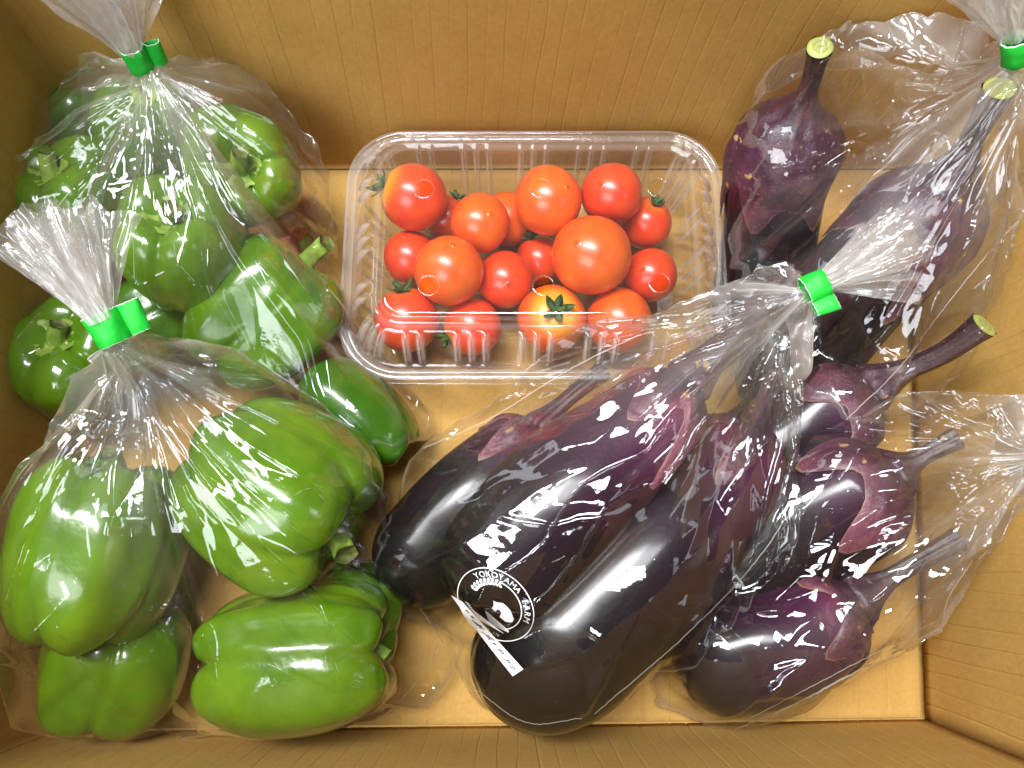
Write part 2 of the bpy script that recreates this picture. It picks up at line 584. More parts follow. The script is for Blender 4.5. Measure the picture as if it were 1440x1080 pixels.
def pepper(label, px, py, z, axis, rad_px, len_px, lobes, seed, mat, roll=0.0, stalk=1.0, taper=0.12, flat=1.0, bend=0.25, deep=1.0, boxy=0.66):
    c = at(px, py, z)
    R = px2m(rad_px, c)
    L = px2m(len_px, c)
    r = np.random.default_rng(seed)
    nphi, npsi = 84, 56
    phi = np.linspace(0, 2 * math.pi, nphi, endpoint=False)
    psi = np.linspace(0.015, math.pi - 0.015, npsi)
    PH, PS = np.meshgrid(phi, psi, indexing='ij')
    wp = PH + roll + sum(r.uniform(-0.16, 0.16) * np.cos(k * PH + r.uniform(0, 6)) for k in (1, 2)) + 0.10 * np.sin(PS * 1.7 + r.uniform(0, 6))
    lob = np.abs(np.cos(lobes * wp / 2)) ** 0.44
    wide = np.cos(2 * lobes * wp + r.uniform(-0.6, 0.6)) * (0.6 + 0.8 * vnoise(wp * 1.3, PS * 1.2, seed + 2))   # sub-ridges on the lobes
    size = 1 + sum(r.uniform(-0.055, 0.055) * np.cos(k * PH + r.uniform(0, 6)) for k in (1, 2, 3))
    g = 0.085 + 0.13 * np.abs(np.cos(PS)) ** 1.6 + 0.07 * np.exp(-((PS - 2.6) / 0.5) ** 2)
    s = np.abs(np.sin(PS)) ** boxy
    cz = np.sign(np.cos(PS)) * np.abs(np.cos(PS)) ** 0.82
    rho = R * s * size * (1 - deep * g * (1 - lob)) * (1 + 0.022 * wide)
    zz = 0.5 * L * cz
    rho *= 1 - taper * np.clip(-zz / L + 0.25, 0, 1)
    q = rho / R
    # shoulders rise round a sunken stalk; the blossom end breaks into bumps round a dimple
    zz = np.where(cz > 0, zz * (0.90 + 0.12 * lob) - 0.17 * L * np.exp(-(q / 0.36) ** 2), zz * (0.83 + 0.19 * lob) + 0.15 * L * np.exp(-(q / 0.30) ** 2))
    lowf = 1 + 0.03 * (vnoise(PH * 2.2, PS * 2.0, seed + 4) - 0.5) * np.sin(PH / 2) ** 2 + 0.05 * (vnoise(np.cos(PH) * 1.5 + 5, np.sin(PH) * 1.5 + PS, seed) - 0.5) * 2
    X = rho * np.cos(PH) * lowf
    Y = rho * np.sin(PH) * lowf * flat
    X = X + bend * 0.12 * R * (zz / (0.5 * L)) ** 2
    B = basis(axis)
    P = c + np.stack([X, Y, zz], axis=-1) @ B.T
    o = thing('green_pepper', label, 'pepper', c, 'green peppers in the two bags on the left')
    verts = P.reshape(-1, 3)
    top = c + B @ np.array([0, 0, zz[:, 0].mean()])
    bot = c + B @ np.array([bend * 0.12 * R, 0, zz[:, -1].mean()])
    f = [tuple(reversed(q)) for q in grid_faces(nphi, npsi, wrap_n=True)]
    nv = len(verts)
    f += [(((k + 1) % nphi) * npsi, k * npsi, nv) for k in range(nphi)]
    f += [(k * npsi + npsi - 1, ((k + 1) % nphi) * npsi + npsi - 1, nv + 1) for k in range(nphi)]
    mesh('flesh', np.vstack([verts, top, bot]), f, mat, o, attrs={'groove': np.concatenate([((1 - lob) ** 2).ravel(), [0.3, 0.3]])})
    if stalk > 0:
        # calyx: a scalloped green disc in the hollow, then the bent stalk with its cut end
        rc = 0.35 * R
        zb = zz[:, 0].mean()
        na, nr = 48, 9
        aa = np.linspace(0, 2 * math.pi, na, endpoint=False)
        rr = np.linspace(0.0, 1, nr)
        A, Q = np.meshgrid(aa, rr, indexing='ij')
        sc = 1 + 0.10 * np.cos(7 * A + r.uniform(0, 6)) + 0.05 * np.cos(11 * A)
        rim = np.exp(-((Q - 0.86) / 0.12) ** 2) * (0.10 + 0.03 * np.cos(23 * A)) * rc
        zq = zb + 0.05 * L * (Q ** 2) + rim + 0.003 * R
        V = np.stack([rc * sc * Q * np.cos(A), rc * sc * Q * np.sin(A) * flat, zq + 0.02 * L], axis=-1)
        V2 = V.copy()
        V2[..., 2] -= 0.10 * R * (Q > 0.5) + 0.002
        f1 = grid_faces(na, nr, wrap_n=True)
        f1 = [tuple(reversed(q)) for q in f1]
        nn = na * nr
        f1 += [(k * nr + nr - 1, ((k + 1) % na) * nr + nr - 1, ((k + 1) % na) * nr + nr - 1 + nn, k * nr + nr - 1 + nn) for k in range(na)]
        VV = c + np.vstack([V.reshape(-1, 3), V2.reshape(-1, 3)]) @ B.T
        ca = mesh('calyx', VV, f1, STALK, o)
        ang = r.uniform(0, 6.28)
        h = 0.42 * R * stalk
        lean = np.array([math.cos(ang), math.sin(ang), 0]) * h * 0.55
        pts = [np.array([0, 0, zb]), np.array([0, 0, zb + 0.02 * L]) + lean * 0.05, np.array([0, 0, zb + h * 0.55]) + lean * 0.35, np.array([0, 0, zb + h]) + lean]
        path = catmull(pts, 14)
        T, S, N = frames(path)
        na = 18
        rad = 0.105 * R * (1.55 - 1.1 * np.linspace(0, 1, 14) + 0.75 * np.linspace(0, 1, 14) ** 2)
        a2 = np.linspace(0, 2 * math.pi, na, endpoint=False)
        fl = 1 + 0.09 * np.cos(5 * a2)
        tv = path[:, None] + rad[:, None, None] * (np.cos(a2)[None, :, None] * S[:, None] + np.sin(a2)[None, :, None] * N[:, None]) * fl[None, :, None]
        tv = tv.reshape(-1, 3)
        ff = grid_faces(14, na, wrap_m=True)
        mi = [0] * len(ff)
        tv = np.vstack([tv, path[-1] - T[-1] * 0.0006])
        ff += [(13 * na + k, 13 * na + (k + 1) % na, 14 * na) for k in range(na)]
        mi += [1] * na
        mesh('stalk', c + tv @ B.T, ff, [STALK, PITH], o, matidx=mi)
    return o


LG, MG, DG = PEP
peppers_front = [
    pepper('big light green pepper standing in the front bag beside the left wall', 138, 775, 0.070, (0.20, 0.95, 0.12), 117, 275, 4, 21, LG, 0.8, 1.0, 0.10),
    pepper('plump light green pepper in the front bag, lying on the long crosswise pepper', 388, 690, 0.070, (0.80, -0.52, 0.02), 128, 262, 4, 22, LG, 0.2, 1.0, 0.16),
    pepper('long light green pepper lying crosswise along the front wall of the box', 422, 924, 0.050, (1.0, 0.12, 0.03), 106, 272, 5, 23, LG, 0.25, 0.7, 0.03, boxy=0.52),
    pepper('shaded green pepper at the bottom of the front bag in the left corner', 165, 935, 0.036, (0.25, 0.9, 0.35), 98, 190, 4, 24, MG, 0.4, 0.0, 0.05),
    pepper('mostly hidden green pepper behind the end of the long front pepper', 500, 862, 0.030, (0.3, 0.85, 0.2), 66, 150, 4, 25, MG, 0.0, 0.0, 0.05),
]
peppers_back = [
    pepper('bright green pepper in the back bag with its pale round calyx facing the viewer', 345, 238, 0.070, (0.22, -0.46, 0.9), 84, 185, 5, 31, LG, 0.3, 1.0, 0.1),
    pepper('green pepper at the centre of the back bag, its stalk hollow facing up', 262, 352, 0.076, (0.06, 0.22, 0.95), 92, 200, 4, 32, LG, 0.9, 1.0, 0.12, deep=1.25),
    pepper('big green pepper beside the tomato tub, its bent stalk pointing up', 368, 440, 0.050, (0.62, 0.75, 0.10), 98, 215, 4, 33, MG, 0.2, 1.5, 0.1),
    pepper('shaded green pepper beside the left wall, just above the white fanned bag end', 108, 285, 0.060, (-0.1, 0.25, 0.9), 82, 160, 4, 34, MG, 0.7, 0.8, 0.1),
    pepper('green pepper right under the gathered pleats of the back bag', 208, 195, 0.060, (0.2, 0.4, 0.85), 72, 165, 4, 35, MG, 0.1, 0.6, 0.1),
    pepper('shaded green pepper in the back left corner of the box', 135, 168, 0.042, (0.1, 0.3, 0.9), 76, 165, 4, 36, DG, 0.1, 0.6, 0.1),
    pepper('shaded green pepper against the left wall, behind the green tape of the front bag', 105, 505, 0.045, (0.1, 0.2, 0.9), 88, 165, 4, 37, MG, 1.3, 0.7, 0.1),
    pepper('dark green pepper lying in shade below the central pepper of the back bag', 205, 455, 0.042, (0.8, 0.5, 0.1), 62, 160, 4, 38, DG, 0.3, 0.0, 0.1),
    pepper('small glossy dark green pepper just below the corner of the tomato tub', 506, 580, 0.040, (-0.75, 0.62, 0.12), 62, 185, 3, 39, DG, 0.6, 0.0, 0.2),
]


# ------------------------------------------------------------------ eggplants
def eggplant(label, spine, R_px, cal, seed, stem_r=0.15, sepal=1.0, cut=True, blunt=0.75, neck=0.62, cap=0.07, pink=0.0, dark=1.0, crown=0.10, flare=1.0):
    """spine: (px, py, z) from the stalk's cut end to the blossom end; cal: where along it the stalk becomes the body"""
    pts = [at(*s) for s in spine]
    path = catmull(pts, 120)
    r = np.random.default_rng(seed)
    k0 = int(cal * 119)
    R = px2m(R_px, path[(k0 + 119) // 2])
    T, S, N = frames(path)
    na = 56
    aa = np.linspace(0, 2 * math.pi, na, endpoint=False)
    c = path[(k0 + 119) // 2]
    o = thing('eggplant', label, 'eggplant', c, 'eggplants in the three bags on the right')

    def ring(k, rad, squash=1.0):
        return path[k] + (rad * np.cos(aa))[:, None] * S[k] + (rad * np.sin(aa) * squash)[:, None] * N[k]
    # body
    body, along = [], []
    t = np.linspace(0, 1, 119 - k0 + 1)

    def prof(t):
        up = neck + (1 - neck) * np.sin(np.clip(t / 0.62, 0, 1) * math.pi / 2) ** 1.3
        top = np.sin(np.clip(t / crown, 0, 1) * math.pi / 2) ** 0.8
        end = np.clip((1 - t) / (1 - blunt), 0, 1)
        return up * (0.35 + 0.65 * top) * np.sqrt(np.clip(1 - (1 - end) ** 2, 0, 1)) ** 0.95
    pr = prof(t)
    lump = 1 + 0.02 * np.cos(3 * aa + r.uniform(0, 6)) + 0.02 * np.cos(2 * aa + r.uniform(0, 6))
    for q, k in enumerate(range(k0, 120)):
        body.append(ring(k, R * pr[q] * lump * (1 + 0.02 * math.sin(q * 0.12 + seed))))
        along += [t[q]] * na
    body = np.vstack(body)
    f = grid_faces(len(t), na, wrap_m=True)
    nv = len(body)
    body = np.vstack([body, path[119]])
    f += [((len(t) - 1) * na + k, (len(t) - 1) * na + (k + 1) % na, nv) for k in range(na)]
    mesh('body', body, f, EGG, o, attrs={'along': np.array(along + [1.0]) * dark})
    # calyx with pointed sepals, growing out of the stalk
    nr = 26
    ph0 = r.uniform(0, 6.28)
    ln = len(t) - 1
    sp = (0.5 + 0.5 * np.cos(5 * aa + ph0 + 0.5 * np.sin(aa + seed))) ** 1.7
    reach = (cap + 0.03 * np.sin(7 * aa + seed) * cap * 4 + 0.17 * sepal * sp * (1 + 0.3 * np.sin(2 * aa + seed)))
    V, edge, stk, pk = [], [], [], []
    sr = R * stem_r
    stalk_ks = list(range(0, k0, 3))
    for k in stalk_ks:
        w = k / max(k0, 1)
        rad = sr * (1.12 - 0.25 * math.sin(w * math.pi) ** 0.7 + 3.9 * flare * max(0, w - 0.62) ** 1.6)
        V.append(ring(k, rad * (1 + 0.07 * np.cos(5 * aa + ph0 + w * 0.8) + 0.05 * np.cos(9 * aa + w * 1.5) + 0.08 * (vnoise(aa * 1.5 + 3, 0 * aa + w * 6, seed) - 0.5) * np.sin(aa / 2))))
        edge += [0] * na
        stk += [1 - w ** 2] * na
        pk += [0] * na
    for j in range(nr):
        w = j / (nr - 1)
        tt = reach * w * (0.12 + 0.88 * w) + 0.002
        kk = tt * ln
        k_lo = np.clip(np.floor(kk).astype(int), 0, ln - 1)
        fr = kk - k_lo
        pos = path[k0 + k_lo] * (1 - fr)[:, None] + path[k0 + k_lo + 1] * fr[:, None]
        rad = R * (pr[k_lo] * (1 - fr) + pr[k_lo + 1] * fr) * lump + 0.0016 - 0.0016 * w ** 3
        lift = 0.0022 * np.clip(w - 0.82, 0, 1) * 5 * sp * r.uniform(0.2, 1.1)
        rad = np.maximum(rad + lift, sr * (0.87 + 0.83 * flare) * (1 - w * 1.5)) + 0.0009 * np.cos(9 * aa + ph0) * (1 - w) + (0.0022 * (vnoise(aa * 2.4 + 9, w * 5 + 0 * aa, seed + 3) - 0.4) + 0.0010 * np.abs(facet(aa * 3.5, w * 4 + 0 * aa, seed + 4))) * np.sin(math.pi * min(1, w * 1.02)) * np.sin(aa / 2) ** 0.5
        V.append(pos + (rad * np.cos(aa))[:, None] * S[k0 + k_lo] + (rad * np.sin(aa))[:, None] * N[k0 + k_lo])
        edge += [w] * na
        stk += [0] * na
        pk += list(pink * np.clip(np.cos(aa - 2.1) * 1.6 - 0.55, 0, 1) * np.clip(w * 2.2 - 0.9, 0, 1))
    V = np.vstack(V)
    rows = len(stalk_ks) + nr
    mesh('calyx', V, grid_faces(rows, na, wrap_m=True), CALYX, o, attrs={'edge': np.array(edge), 'stalk': np.array(stk), 'pink': np.array(pk)})
    if cut:
        cv, rg = [path[0] - T[0] * 0.0006], [0.0]
        for q in (0.25, 0.5, 0.75, 1.0):
            cv += list(path[0] - T[0] * 0.0005 * (1.2 - q ** 4) + (sr * 1.10 * q * np.cos(aa))[:, None] * S[0] + (sr * 1.10 * q * np.sin(aa))[:, None] * N[0])
            rg += [q] * na
        ff = [(0, 1 + (k + 1) % na, 1 + k) for k in range(na)]
        for q in range(3):
            for k in range(na):
                ff.append((1 + q * na + k, 1 + q * na + (k + 1) % na, 1 + (q + 1) * na + (k + 1) % na, 1 + (q + 1) * na + k))
        mesh('cut_face', np.array(cv), ff, CUT, o, attrs={'ring': np.array(rg)})
    return o


eggs_c = [
    eggplant('purple eggplant with a pink edged calyx, uppermost in the bag with the round logo', [(1112, 384, 0.092), (1050, 452, 0.092), (965, 540, 0.088), (905, 605, 0.080), (805, 690, 0.074), (730, 770, 0.072), (660, 850, 0.064)], 96, 0.34, 41, 0.20, 1.1, True, 0.80, pink=1.0, dark=0.62),
    eggplant('long dark eggplant in the central bag, its round end against the front wall', [(1098, 508, 0.056), (1072, 580, 0.058), (1012, 668, 0.057), (925, 765, 0.055), (840, 850, 0.052), (760, 920, 0.050), (672, 968, 0.046)], 112, 0.17, 42, 0.16, 0.7, True, 0.72),
    eggplant('black eggplant half hidden in the central bag, next to the small dark pepper', [(850, 520, 0.040), (800, 560, 0.040), (745, 612, 0.038), (690, 670, 0.036), (630, 735, 0.034), (590, 785, 0.033), (545, 832, 0.032)], 72, 0.30, 43, 0.18, 1.0, True, 0.75),
]
eggs_d = [
    eggplant('eggplant with a speckled violet top leaning on the back wall, cut stalk clearly seen', [(1153, 67, 0.152), (1139, 120, 0.130), (1113, 185, 0.105), (1092, 255, 0.076), (1082, 330, 0.050), (1066, 420, 0.036), (1040, 500, 0.034)], 66, 0.22, 44, 0.185, 0.9, True, 0.72, 1.08, 0.26, crown=0.20, flare=1.6),
    eggplant('eggplant with its cut stalk just under the green tape in the back right corner', [(1406, 124, 0.152), (1371, 190, 0.129), (1325, 270, 0.102), (1258, 345, 0.075), (1185, 420, 0.052), (1120, 500, 0.042), (1060, 580, 0.038)], 78, 0.25, 45, 0.19, 0.9, True, 0.72, 1.02, 0.26, crown=0.20, flare=1.5),
    eggplant('eggplant with smooth purple stalk and pale cut end pointing at the right wall', [(1384, 457, 0.100), (1330, 495, 0.084), (1265, 525, 0.068), (1200, 560, 0.058), (1130, 600, 0.048), (1060, 650, 0.040), (1000, 700, 0.036)], 74, 0.38, 46, 0.21, 1.0, True, 0.75, 0.9, 0.16, crown=0.18, flare=1.6),
]
eggs_e = [
    eggplant('mauve topped eggplant under the crumpled film right of the central bag', [(1345, 616, 0.073), (1300, 640, 0.069), (1252, 668, 0.063), (1190, 700, 0.056), (1120, 745, 0.046), (1050, 800, 0.038), (1000, 850, 0.032)], 88, 0.22, 47, 0.16, 1.2, True, 0.75, 0.95, 0.16, pink=0.3, crown=0.2, flare=2.2),
    eggplant('glossy purple eggplant with a long mauve stalk in the front right corner of the box', [(1348, 758, 0.066), (1290, 790, 0.062), (1225, 828, 0.056), (1165, 862, 0.052), (1090, 895, 0.046), (1020, 915, 0.042), (945, 930, 0.038)], 90, 0.38, 48, 0.16, 0.9, True, 0.72, 0.8, 0.10, dark=0.55, crown=0.16, flare=2.4),
]

# ------------------------------------------------------------------ tomatoes
TOMS = [  # px, py, radius px, height, material, calyx (direction) or None, label
    (582, 278, 46, 0.047, 0, (-0.9, 0.25, 0.35), 'red tomato with a yellow shoulder in the far left corner of the tub'),
    (672, 318, 42, 0.046, 1, None, 'orange red tomato lying on two deeper ones between the two far lid holes'),
    (772, 283, 48, 0.048, 1, None, 'orange tomato under the middle hole of the far row of lid holes'),
    (859, 273, 43, 0.046, 0, None, 'red tomato at the far side of the tub touching the green starred one'),
    (908, 314, 36, 0.026, 0, (0.25, 0.45, 0.85), 'red tomato at the right end of the tub wearing a curled green calyx'),
    (577, 362, 38, 0.030, 0, None, 'red tomato at the left side of the tub below the yellow shouldered one'),
    (636, 380, 48, 0.048, 1, None, 'big orange red tomato above the near left lid hole'),
    (711, 394, 40, 0.032, 0, None, 'red tomato at the centre of the tub, left of the near middle lid hole'),
    (757, 366, 34, 0.022, 0, (-0.3, 0.8, 0.5), 'shaded red tomato sunk deep behind the biggest tomato'),
    (832, 362, 56, 0.049, 1, None, 'biggest orange tomato of the tub, right of its centre'),
    (912, 390, 38, 0.030, 0, None, 'red tomato under the near right lid hole'),
    (572, 450, 46, 0.034, 0, (-0.1, 0.8, 0.6), 'red tomato in the near left corner of the tub behind the lid ribs'),
    (664, 455, 41, 0.032, 0, (-0.9, -0.5, 0.1), 'red tomato with a yellow patch along the near side of the tub'),
    (776, 448, 48, 0.036, 1, (0.12, -0.05, 1.0), 'orange tomato with a flat green calyx facing up along the near side of the tub'),
    (871, 444, 46, 0.033, 1, None, 'orange tomato along the near side of the tub beside the bag film'),
    (714, 308, 38, 0.022, 1, None, 'shaded orange tomato half hidden under the one between the lid holes'),
    (628, 306, 32, 0.020, 0, (0.5, 0.8, 0.5), 'dark red tomato deep in the tub behind the far left one, with a curled stalk'),
]
tc = [at(a[0], a[1], a[3]) for a in TOMS]
tr = [px2m(a[2], c) for a, c in zip(TOMS, tc)]
for it in range(40):                                            # let touching tomatoes settle apart
    for i in range(len(tc)):
        for j in range(i):
            d = tc[i] - tc[j]
            l = np.linalg.norm(d)
            pen = tr[i] + tr[j] - l
            if pen > 0:
                d = d / l * np.array([0.35, 0.35, 1.0])
                tc[i] = tc[i] + d * pen * 0.3
                tc[j] = tc[j] - d * pen * 0.3
    for i in range(len(tc)):
        tc[i][2] = min(max(tc[i][2], tr[i] + 0.0055), 0.0700 - tr[i])


def leafstrip(base, out, up, length, width, curl, tw):
    """one narrow sepal, thick enough to show an edge"""
    n = 8
    side = np.cross(up, out)
    V = []
    for k in range(n):
        w = k / (n - 1)
        p = base + out * length * (w - 0.25 * curl * w ** 2) + up * length * (0.10 * w + curl * 0.55 * w ** 2)
        wd = width * (math.sin(math.pi * (0.16 + 0.84 * w)) ** 0.8 + 0.05) * 0.5
        s = side * math.cos(tw * w) + up * math.sin(tw * w)
        nn = np.cross(out, s)
        V += [p - s * wd, p + nn * width * 0.10, p + s * wd, p - nn * width * 0.10]
    f = grid_faces(n, 4, wrap_m=True)
    f += [(0, 1, 2, 3), ((n - 1) * 4 + 3, (n - 1) * 4 + 2, (n - 1) * 4 + 1, (n - 1) * 4)]
    return V, f


for i, (a, c, R) in enumerate(zip(TOMS, tc, tr)):
    axis = a[5] if a[5] else (rng.uniform(-0.6, 0.6), rng.uniform(-0.6, 0.6), -1.0)
    B = basis(axis)
    nphi, npsi = 40, 28
    phi = np.linspace(0, 2 * math.pi, nphi, endpoint=False)
    psi = np.linspace(0.02, math.pi - 0.02, npsi)
    PH, PS = np.meshgrid(phi, psi, indexing='ij')
    el = rng.uniform(0.96, 1.05)
    rho = R * np.sin(PS) * (1 + 0.012 * np.cos(4 * PH + i) * np.sin(PS) + 0.012 * np.cos(2 * PH + 2 * i))
    zz = R * el * np.cos(PS) - 0.10 * R * np.exp(-(PS / 0.28) ** 2)
    P = c + np.stack([rho * np.cos(PH), rho * np.sin(PH), zz], axis=-1) @ B.T
    o = thing('tomato', a[6], 'tomato', c, 'small tomatoes in the clear tub')
    V = np.vstack([P.reshape(-1, 3), c + B @ np.array([0, 0, zz[0, 0]]), c + B @ np.array([0, 0, zz[0, -1]])])
    f = [tuple(reversed(q)) for q in grid_faces(nphi, npsi, wrap_n=True)]
    nv = nphi * npsi
    f += [(((k + 1) % nphi) * npsi, k * npsi, nv) for k in range(nphi)]
    f += [(k * npsi + npsi - 1, ((k + 1) % nphi) * npsi + npsi - 1, nv + 1) for k in range(nphi)]
    sh = np.exp(-(PS / (0.75 if i in (0, 13) else 0.42)) ** 4) * (0.9 if i in (0, 12, 13) else 0.35)
    mesh('flesh', V, f, TOM[a[4]], o, attrs={'shoulder': np.concatenate([sh.ravel(), [0.8, 0]])})
    if a[5]:
        base = c + B @ np.array([0, 0, zz[0, 0] + 0.0002])
        vv, ff = [], []
        for k in range(5):
            an = k * 2 * math.pi / 5 + rng.uniform(-0.25, 0.25)
            out = B @ np.array([math.cos(an), math.sin(an), 0])
            lv, lf = leafstrip(base + B[:, 2] * 0.0006, out, B[:, 2], R * rng.uniform(0.38, 0.70), R * 0.24, rng.uniform(0.2, 1.4), rng.uniform(-0.9, 0.9))
            ff += [tuple(q + len(vv) for q in g) for g in lf]
            vv += lv
        cal = mesh('calyx', np.array(vv), ff, LEAF, o)
        path = catmull([base, base + B[:, 2] * R * 0.15 + B[:, 0] * R * 0.05, base + B[:, 2] * R * 0.32 + B[:, 0] * R * 0.22], 8)
        T, S, N = frames(path)
        aa = np.linspace(0, 2 * math.pi, 10, endpoint=False)
        rd = R * 0.075
        tv = (path[:, None] + rd * (np.cos(aa)[None, :, None] * S[:, None] + np.sin(aa)[None, :, None] * N[:, None])).reshape(-1, 3)
        tf = grid_faces(8, 10, wrap_m=True) + [tuple(70 + k for k in range(10))]
        mesh('stalk', tv, tf, LEAF, o)

# ------------------------------------------------------------------ the clear tub
ZF = 0.045                                                      # height of the flange
c0, c1, c2, c3 = at(484, 190, ZF), at(1020, 190, ZF), at(1020, 537, ZF), at(484, 537, ZF)
tcx = (c0[0] + c1[0] + c2[0] + c3[0]) / 4
tcy = (c0[1] + c2[1]) / 2
hw = (c1[0] - c0[0] + c2[0] - c3[0]) / 4
hh = (c0[1] - c2[1]) / 2
tub = thing('tomato_tub', 'clear hinged plastic tub with ribbed lid full of small tomatoes', 'food tub', (tcx, tcy, 0.002))


def rrect(hx, hy, rad, n_per=44, n_side=(270, 180)):
    """rounded rectangle loop: points, outward normals and a coordinate along each side"""
    pts, nor, side = [], [], []
    sx, sy = hx - rad, hy - rad
    for q, (cxs, cys, a0) in enumerate(((1, 1, 0), (-1, 1, 90), (-1, -1, 180), (1, -1, 270))):
        for k in range(n_per):
            a = math.radians(a0 + 90 * k / (n_per - 1))
            pts.append((cxs * sx + rad * math.cos(a), cys * sy + rad * math.sin(a)))
            nor.append((math.cos(a), math.sin(a)))
            side.append(('c', (k / (n_per - 1) - 0.5)))
        nxt = (((-1, 1), (-1, -1), (1, -1), (1, 1))[q])
        m = n_side[0] if q % 2 == 0 else n_side[1]
        p = pts[-1]
        na = nor[-1]
        e = (nxt[0] * sx + rad * na[0], nxt[1] * sy + rad * na[1])
        for k in range(1, m):
            w = k / m
            pts.append((p[0] * (1 - w) + e[0] * w, p[1] * (1 - w) + e[1] * w))
            nor.append(na)
            side.append(('s', (w - 0.5) * math.dist(p, e)))
    return np.array(pts), np.array(nor), side


RAD = 0.030


def ribs(side):
    """groups of three rounded ribs, as pressed into the sloping sides"""
    out = []
    for kind, v in side:
        if kind == 'c':
            out.append(sum(math.exp(-((v - q) / 0.042) ** 2) for q in (-0.18, 0.0, 0.18)))
        else:
            g = ((v + 0.0155) % 0.031) - 0.0155
            h = 0
            for q in (-0.0068, 0, 0.0068):
                h += math.exp(-((g - q) / 0.00105) ** 2)
            out.append(min(h, 1.0))
    return np.array(out)


def loft(name, prof, parent, cap_holes=None, mat=TUB, rib_amp=0.0030):
    """prof: (inset, z, rib weight) rows; closes the last loop with a plate that may have round holes"""
    V, F, RH = [], [], []
    base_n = None
    for q, (ins, z, rb) in enumerate(prof):
        pts, nor, side = rrect(hw - ins, hh - ins, max(RAD - ins * 0.8, 0.006))
        h = ribs(side)
        RH.append(4 * h * (1 - h) * rb)
        p = pts + nor * (h * rb * rib_amp)[:, None]
        zz = np.full(len(p), z) + h * rb * 0.0009
        V.append(np.column_stack([p[:, 0] + tcx, p[:, 1] + tcy, zz]))
        base_n = len(p)
    F = grid_faces(len(prof), base_n, wrap_m=True)
    V = np.vstack(V)
    # plate
    loop = V[-base_n:]
    step = 6
    pts = [tuple(p[:2]) for p in loop[::step]]
    edges = [(k, (k + 1) % len(pts)) for k in range(len(pts))]
    holes = cap_holes or []
    for hx, hy, hr in holes:
        s = len(pts)
        for k in range(28):
            a = -2 * math.pi * k / 28
            pts.append((hx + hr * math.cos(a), hy + hr * math.sin(a)))
        edges += [(s + k, s + (k + 1) % 28) for k in range(28)]
    xs = np.arange(-hw, hw, 0.008)
    ys = np.arange(-hh, hh, 0.008)
    inn = prof[-1][0] + 0.006
    for x in xs:
        for y in ys:
            if abs(x) < hw - inn - 0.002 and abs(y) < hh - inn - 0.002 and not (abs(x) > hw - inn - 0.012 and abs(y) > hh - inn - 0.012):
                if all(math.hypot(x + tcx - h_[0], y + tcy - h_[1]) > h_[2] + 0.003 for h_ in holes):
                    pts.append((x + tcx, y + tcy))
    res = geometry.delaunay_2d_cdt([Vector(p) for p in pts], edges, [], 0, 1e-6)
    vo, fo = res[0], res[2]
    zt = prof[-1][1]
    n0 = len(V)
    PV = []
    for v in vo:
        PV.append((v[0], v[1], zt + 0.0003 * math.sin(v[0] * 60 + 1) * math.cos(v[1] * 75)))
    PF = []
    for t in fo:
        m = sum((vo[k] for k in t), Vector((0, 0))) / len(t)
        if any(math.hypot(m.x - h_[0], m.y - h_[1]) < h_[2] * 0.98 for h_ in holes):
            continue
        # keep only triangles inside the loop
        qx, qy = abs(m.x - tcx), abs(m.y - tcy)
        ins = prof[-1][0]
        rr = max(RAD - ins * 0.8, 0.006)
        ex, ey = qx - (hw - ins - rr), qy - (hh - ins - rr)
        if ex > 0 and ey > 0 and math.hypot(ex, ey) > rr * 1.01:
            continue
        PF.append(tuple(n0 + k for k in t))
    V = np.vstack([V, np.array(PV)])
    hz = np.full(len(V), 0.022 if cap_holes else 0.015)
    for q, (ins, z, rb) in enumerate(prof):
        hz[q * base_n:(q + 1) * base_n] = (0.30 if q % 3 == 1 else 0.10) + 0 * RH[q] if ins < 0.0075 else ((0.14 if q % 2 else 0.03) if 0.018 < ins < 0.026 else 0.025) + 0.75 * RH[q]  # bright rib and rim glints painted in as white haze lines
    return mesh(name, V, F + PF, mat, parent, attrs={'haze': hz})


ZL = 0.0725
hole_px = [(596, 266), (760, 265), (924, 264), (603, 402), (764, 402), (927, 398)]
holes = [(*at(x, y, ZL)[:2], 0.0046) for x, y in hole_px]
lid = loft('lid', [(0.0, ZF + 0.0035, 0), (0.0006, ZF + 0.005, 0), (0.0025, ZF + 0.0052, 0), (0.0032, ZF + 0.0022, 0), (0.0048, ZF + 0.0018, 0), (0.0056, ZF + 0.0042, 0), (0.0068, ZF + 0.0052, 0),
                   (0.0085, ZF + 0.0056, 0.25), (0.0105, ZF + 0.0095, 0.9), (0.0130, ZF + 0.0150, 1.0), (0.0155, ZF + 0.0195, 0.9), (0.0172, ZF + 0.0222, 0.35), (0.0185, ZF + 0.0236, 0),
                   (0.0212, ZF + 0.0242, 0), (0.0235, ZF + 0.0245, 0), (0.0242, ZF + 0.0268, 0), (0.0252, ZL - 0.0002, 0), (0.0268, ZL, 0)], tub, holes)
for hx, hy, hr in holes:                                        # the punched holes keep a raised lip
    aa = np.linspace(0, 2 * math.pi, 28, endpoint=False)
    V = []
    for rr, z in ((hr * 0.985, ZL - 0.0006), (hr * 0.985, ZL + 0.0006), (hr * 1.06, ZL + 0.0009), (hr * 1.16, ZL + 0.0004)):
        V.append(np.column_stack([hx + rr * np.cos(aa), hy + rr * np.sin(aa), np.full(28, z)]))
    V = np.vstack(V)
    mesh('vent_hole_rim', V, grid_faces(4, 28, wrap_m=True), TUB, lid, attrs={'haze': np.full(len(V), 0.05)})
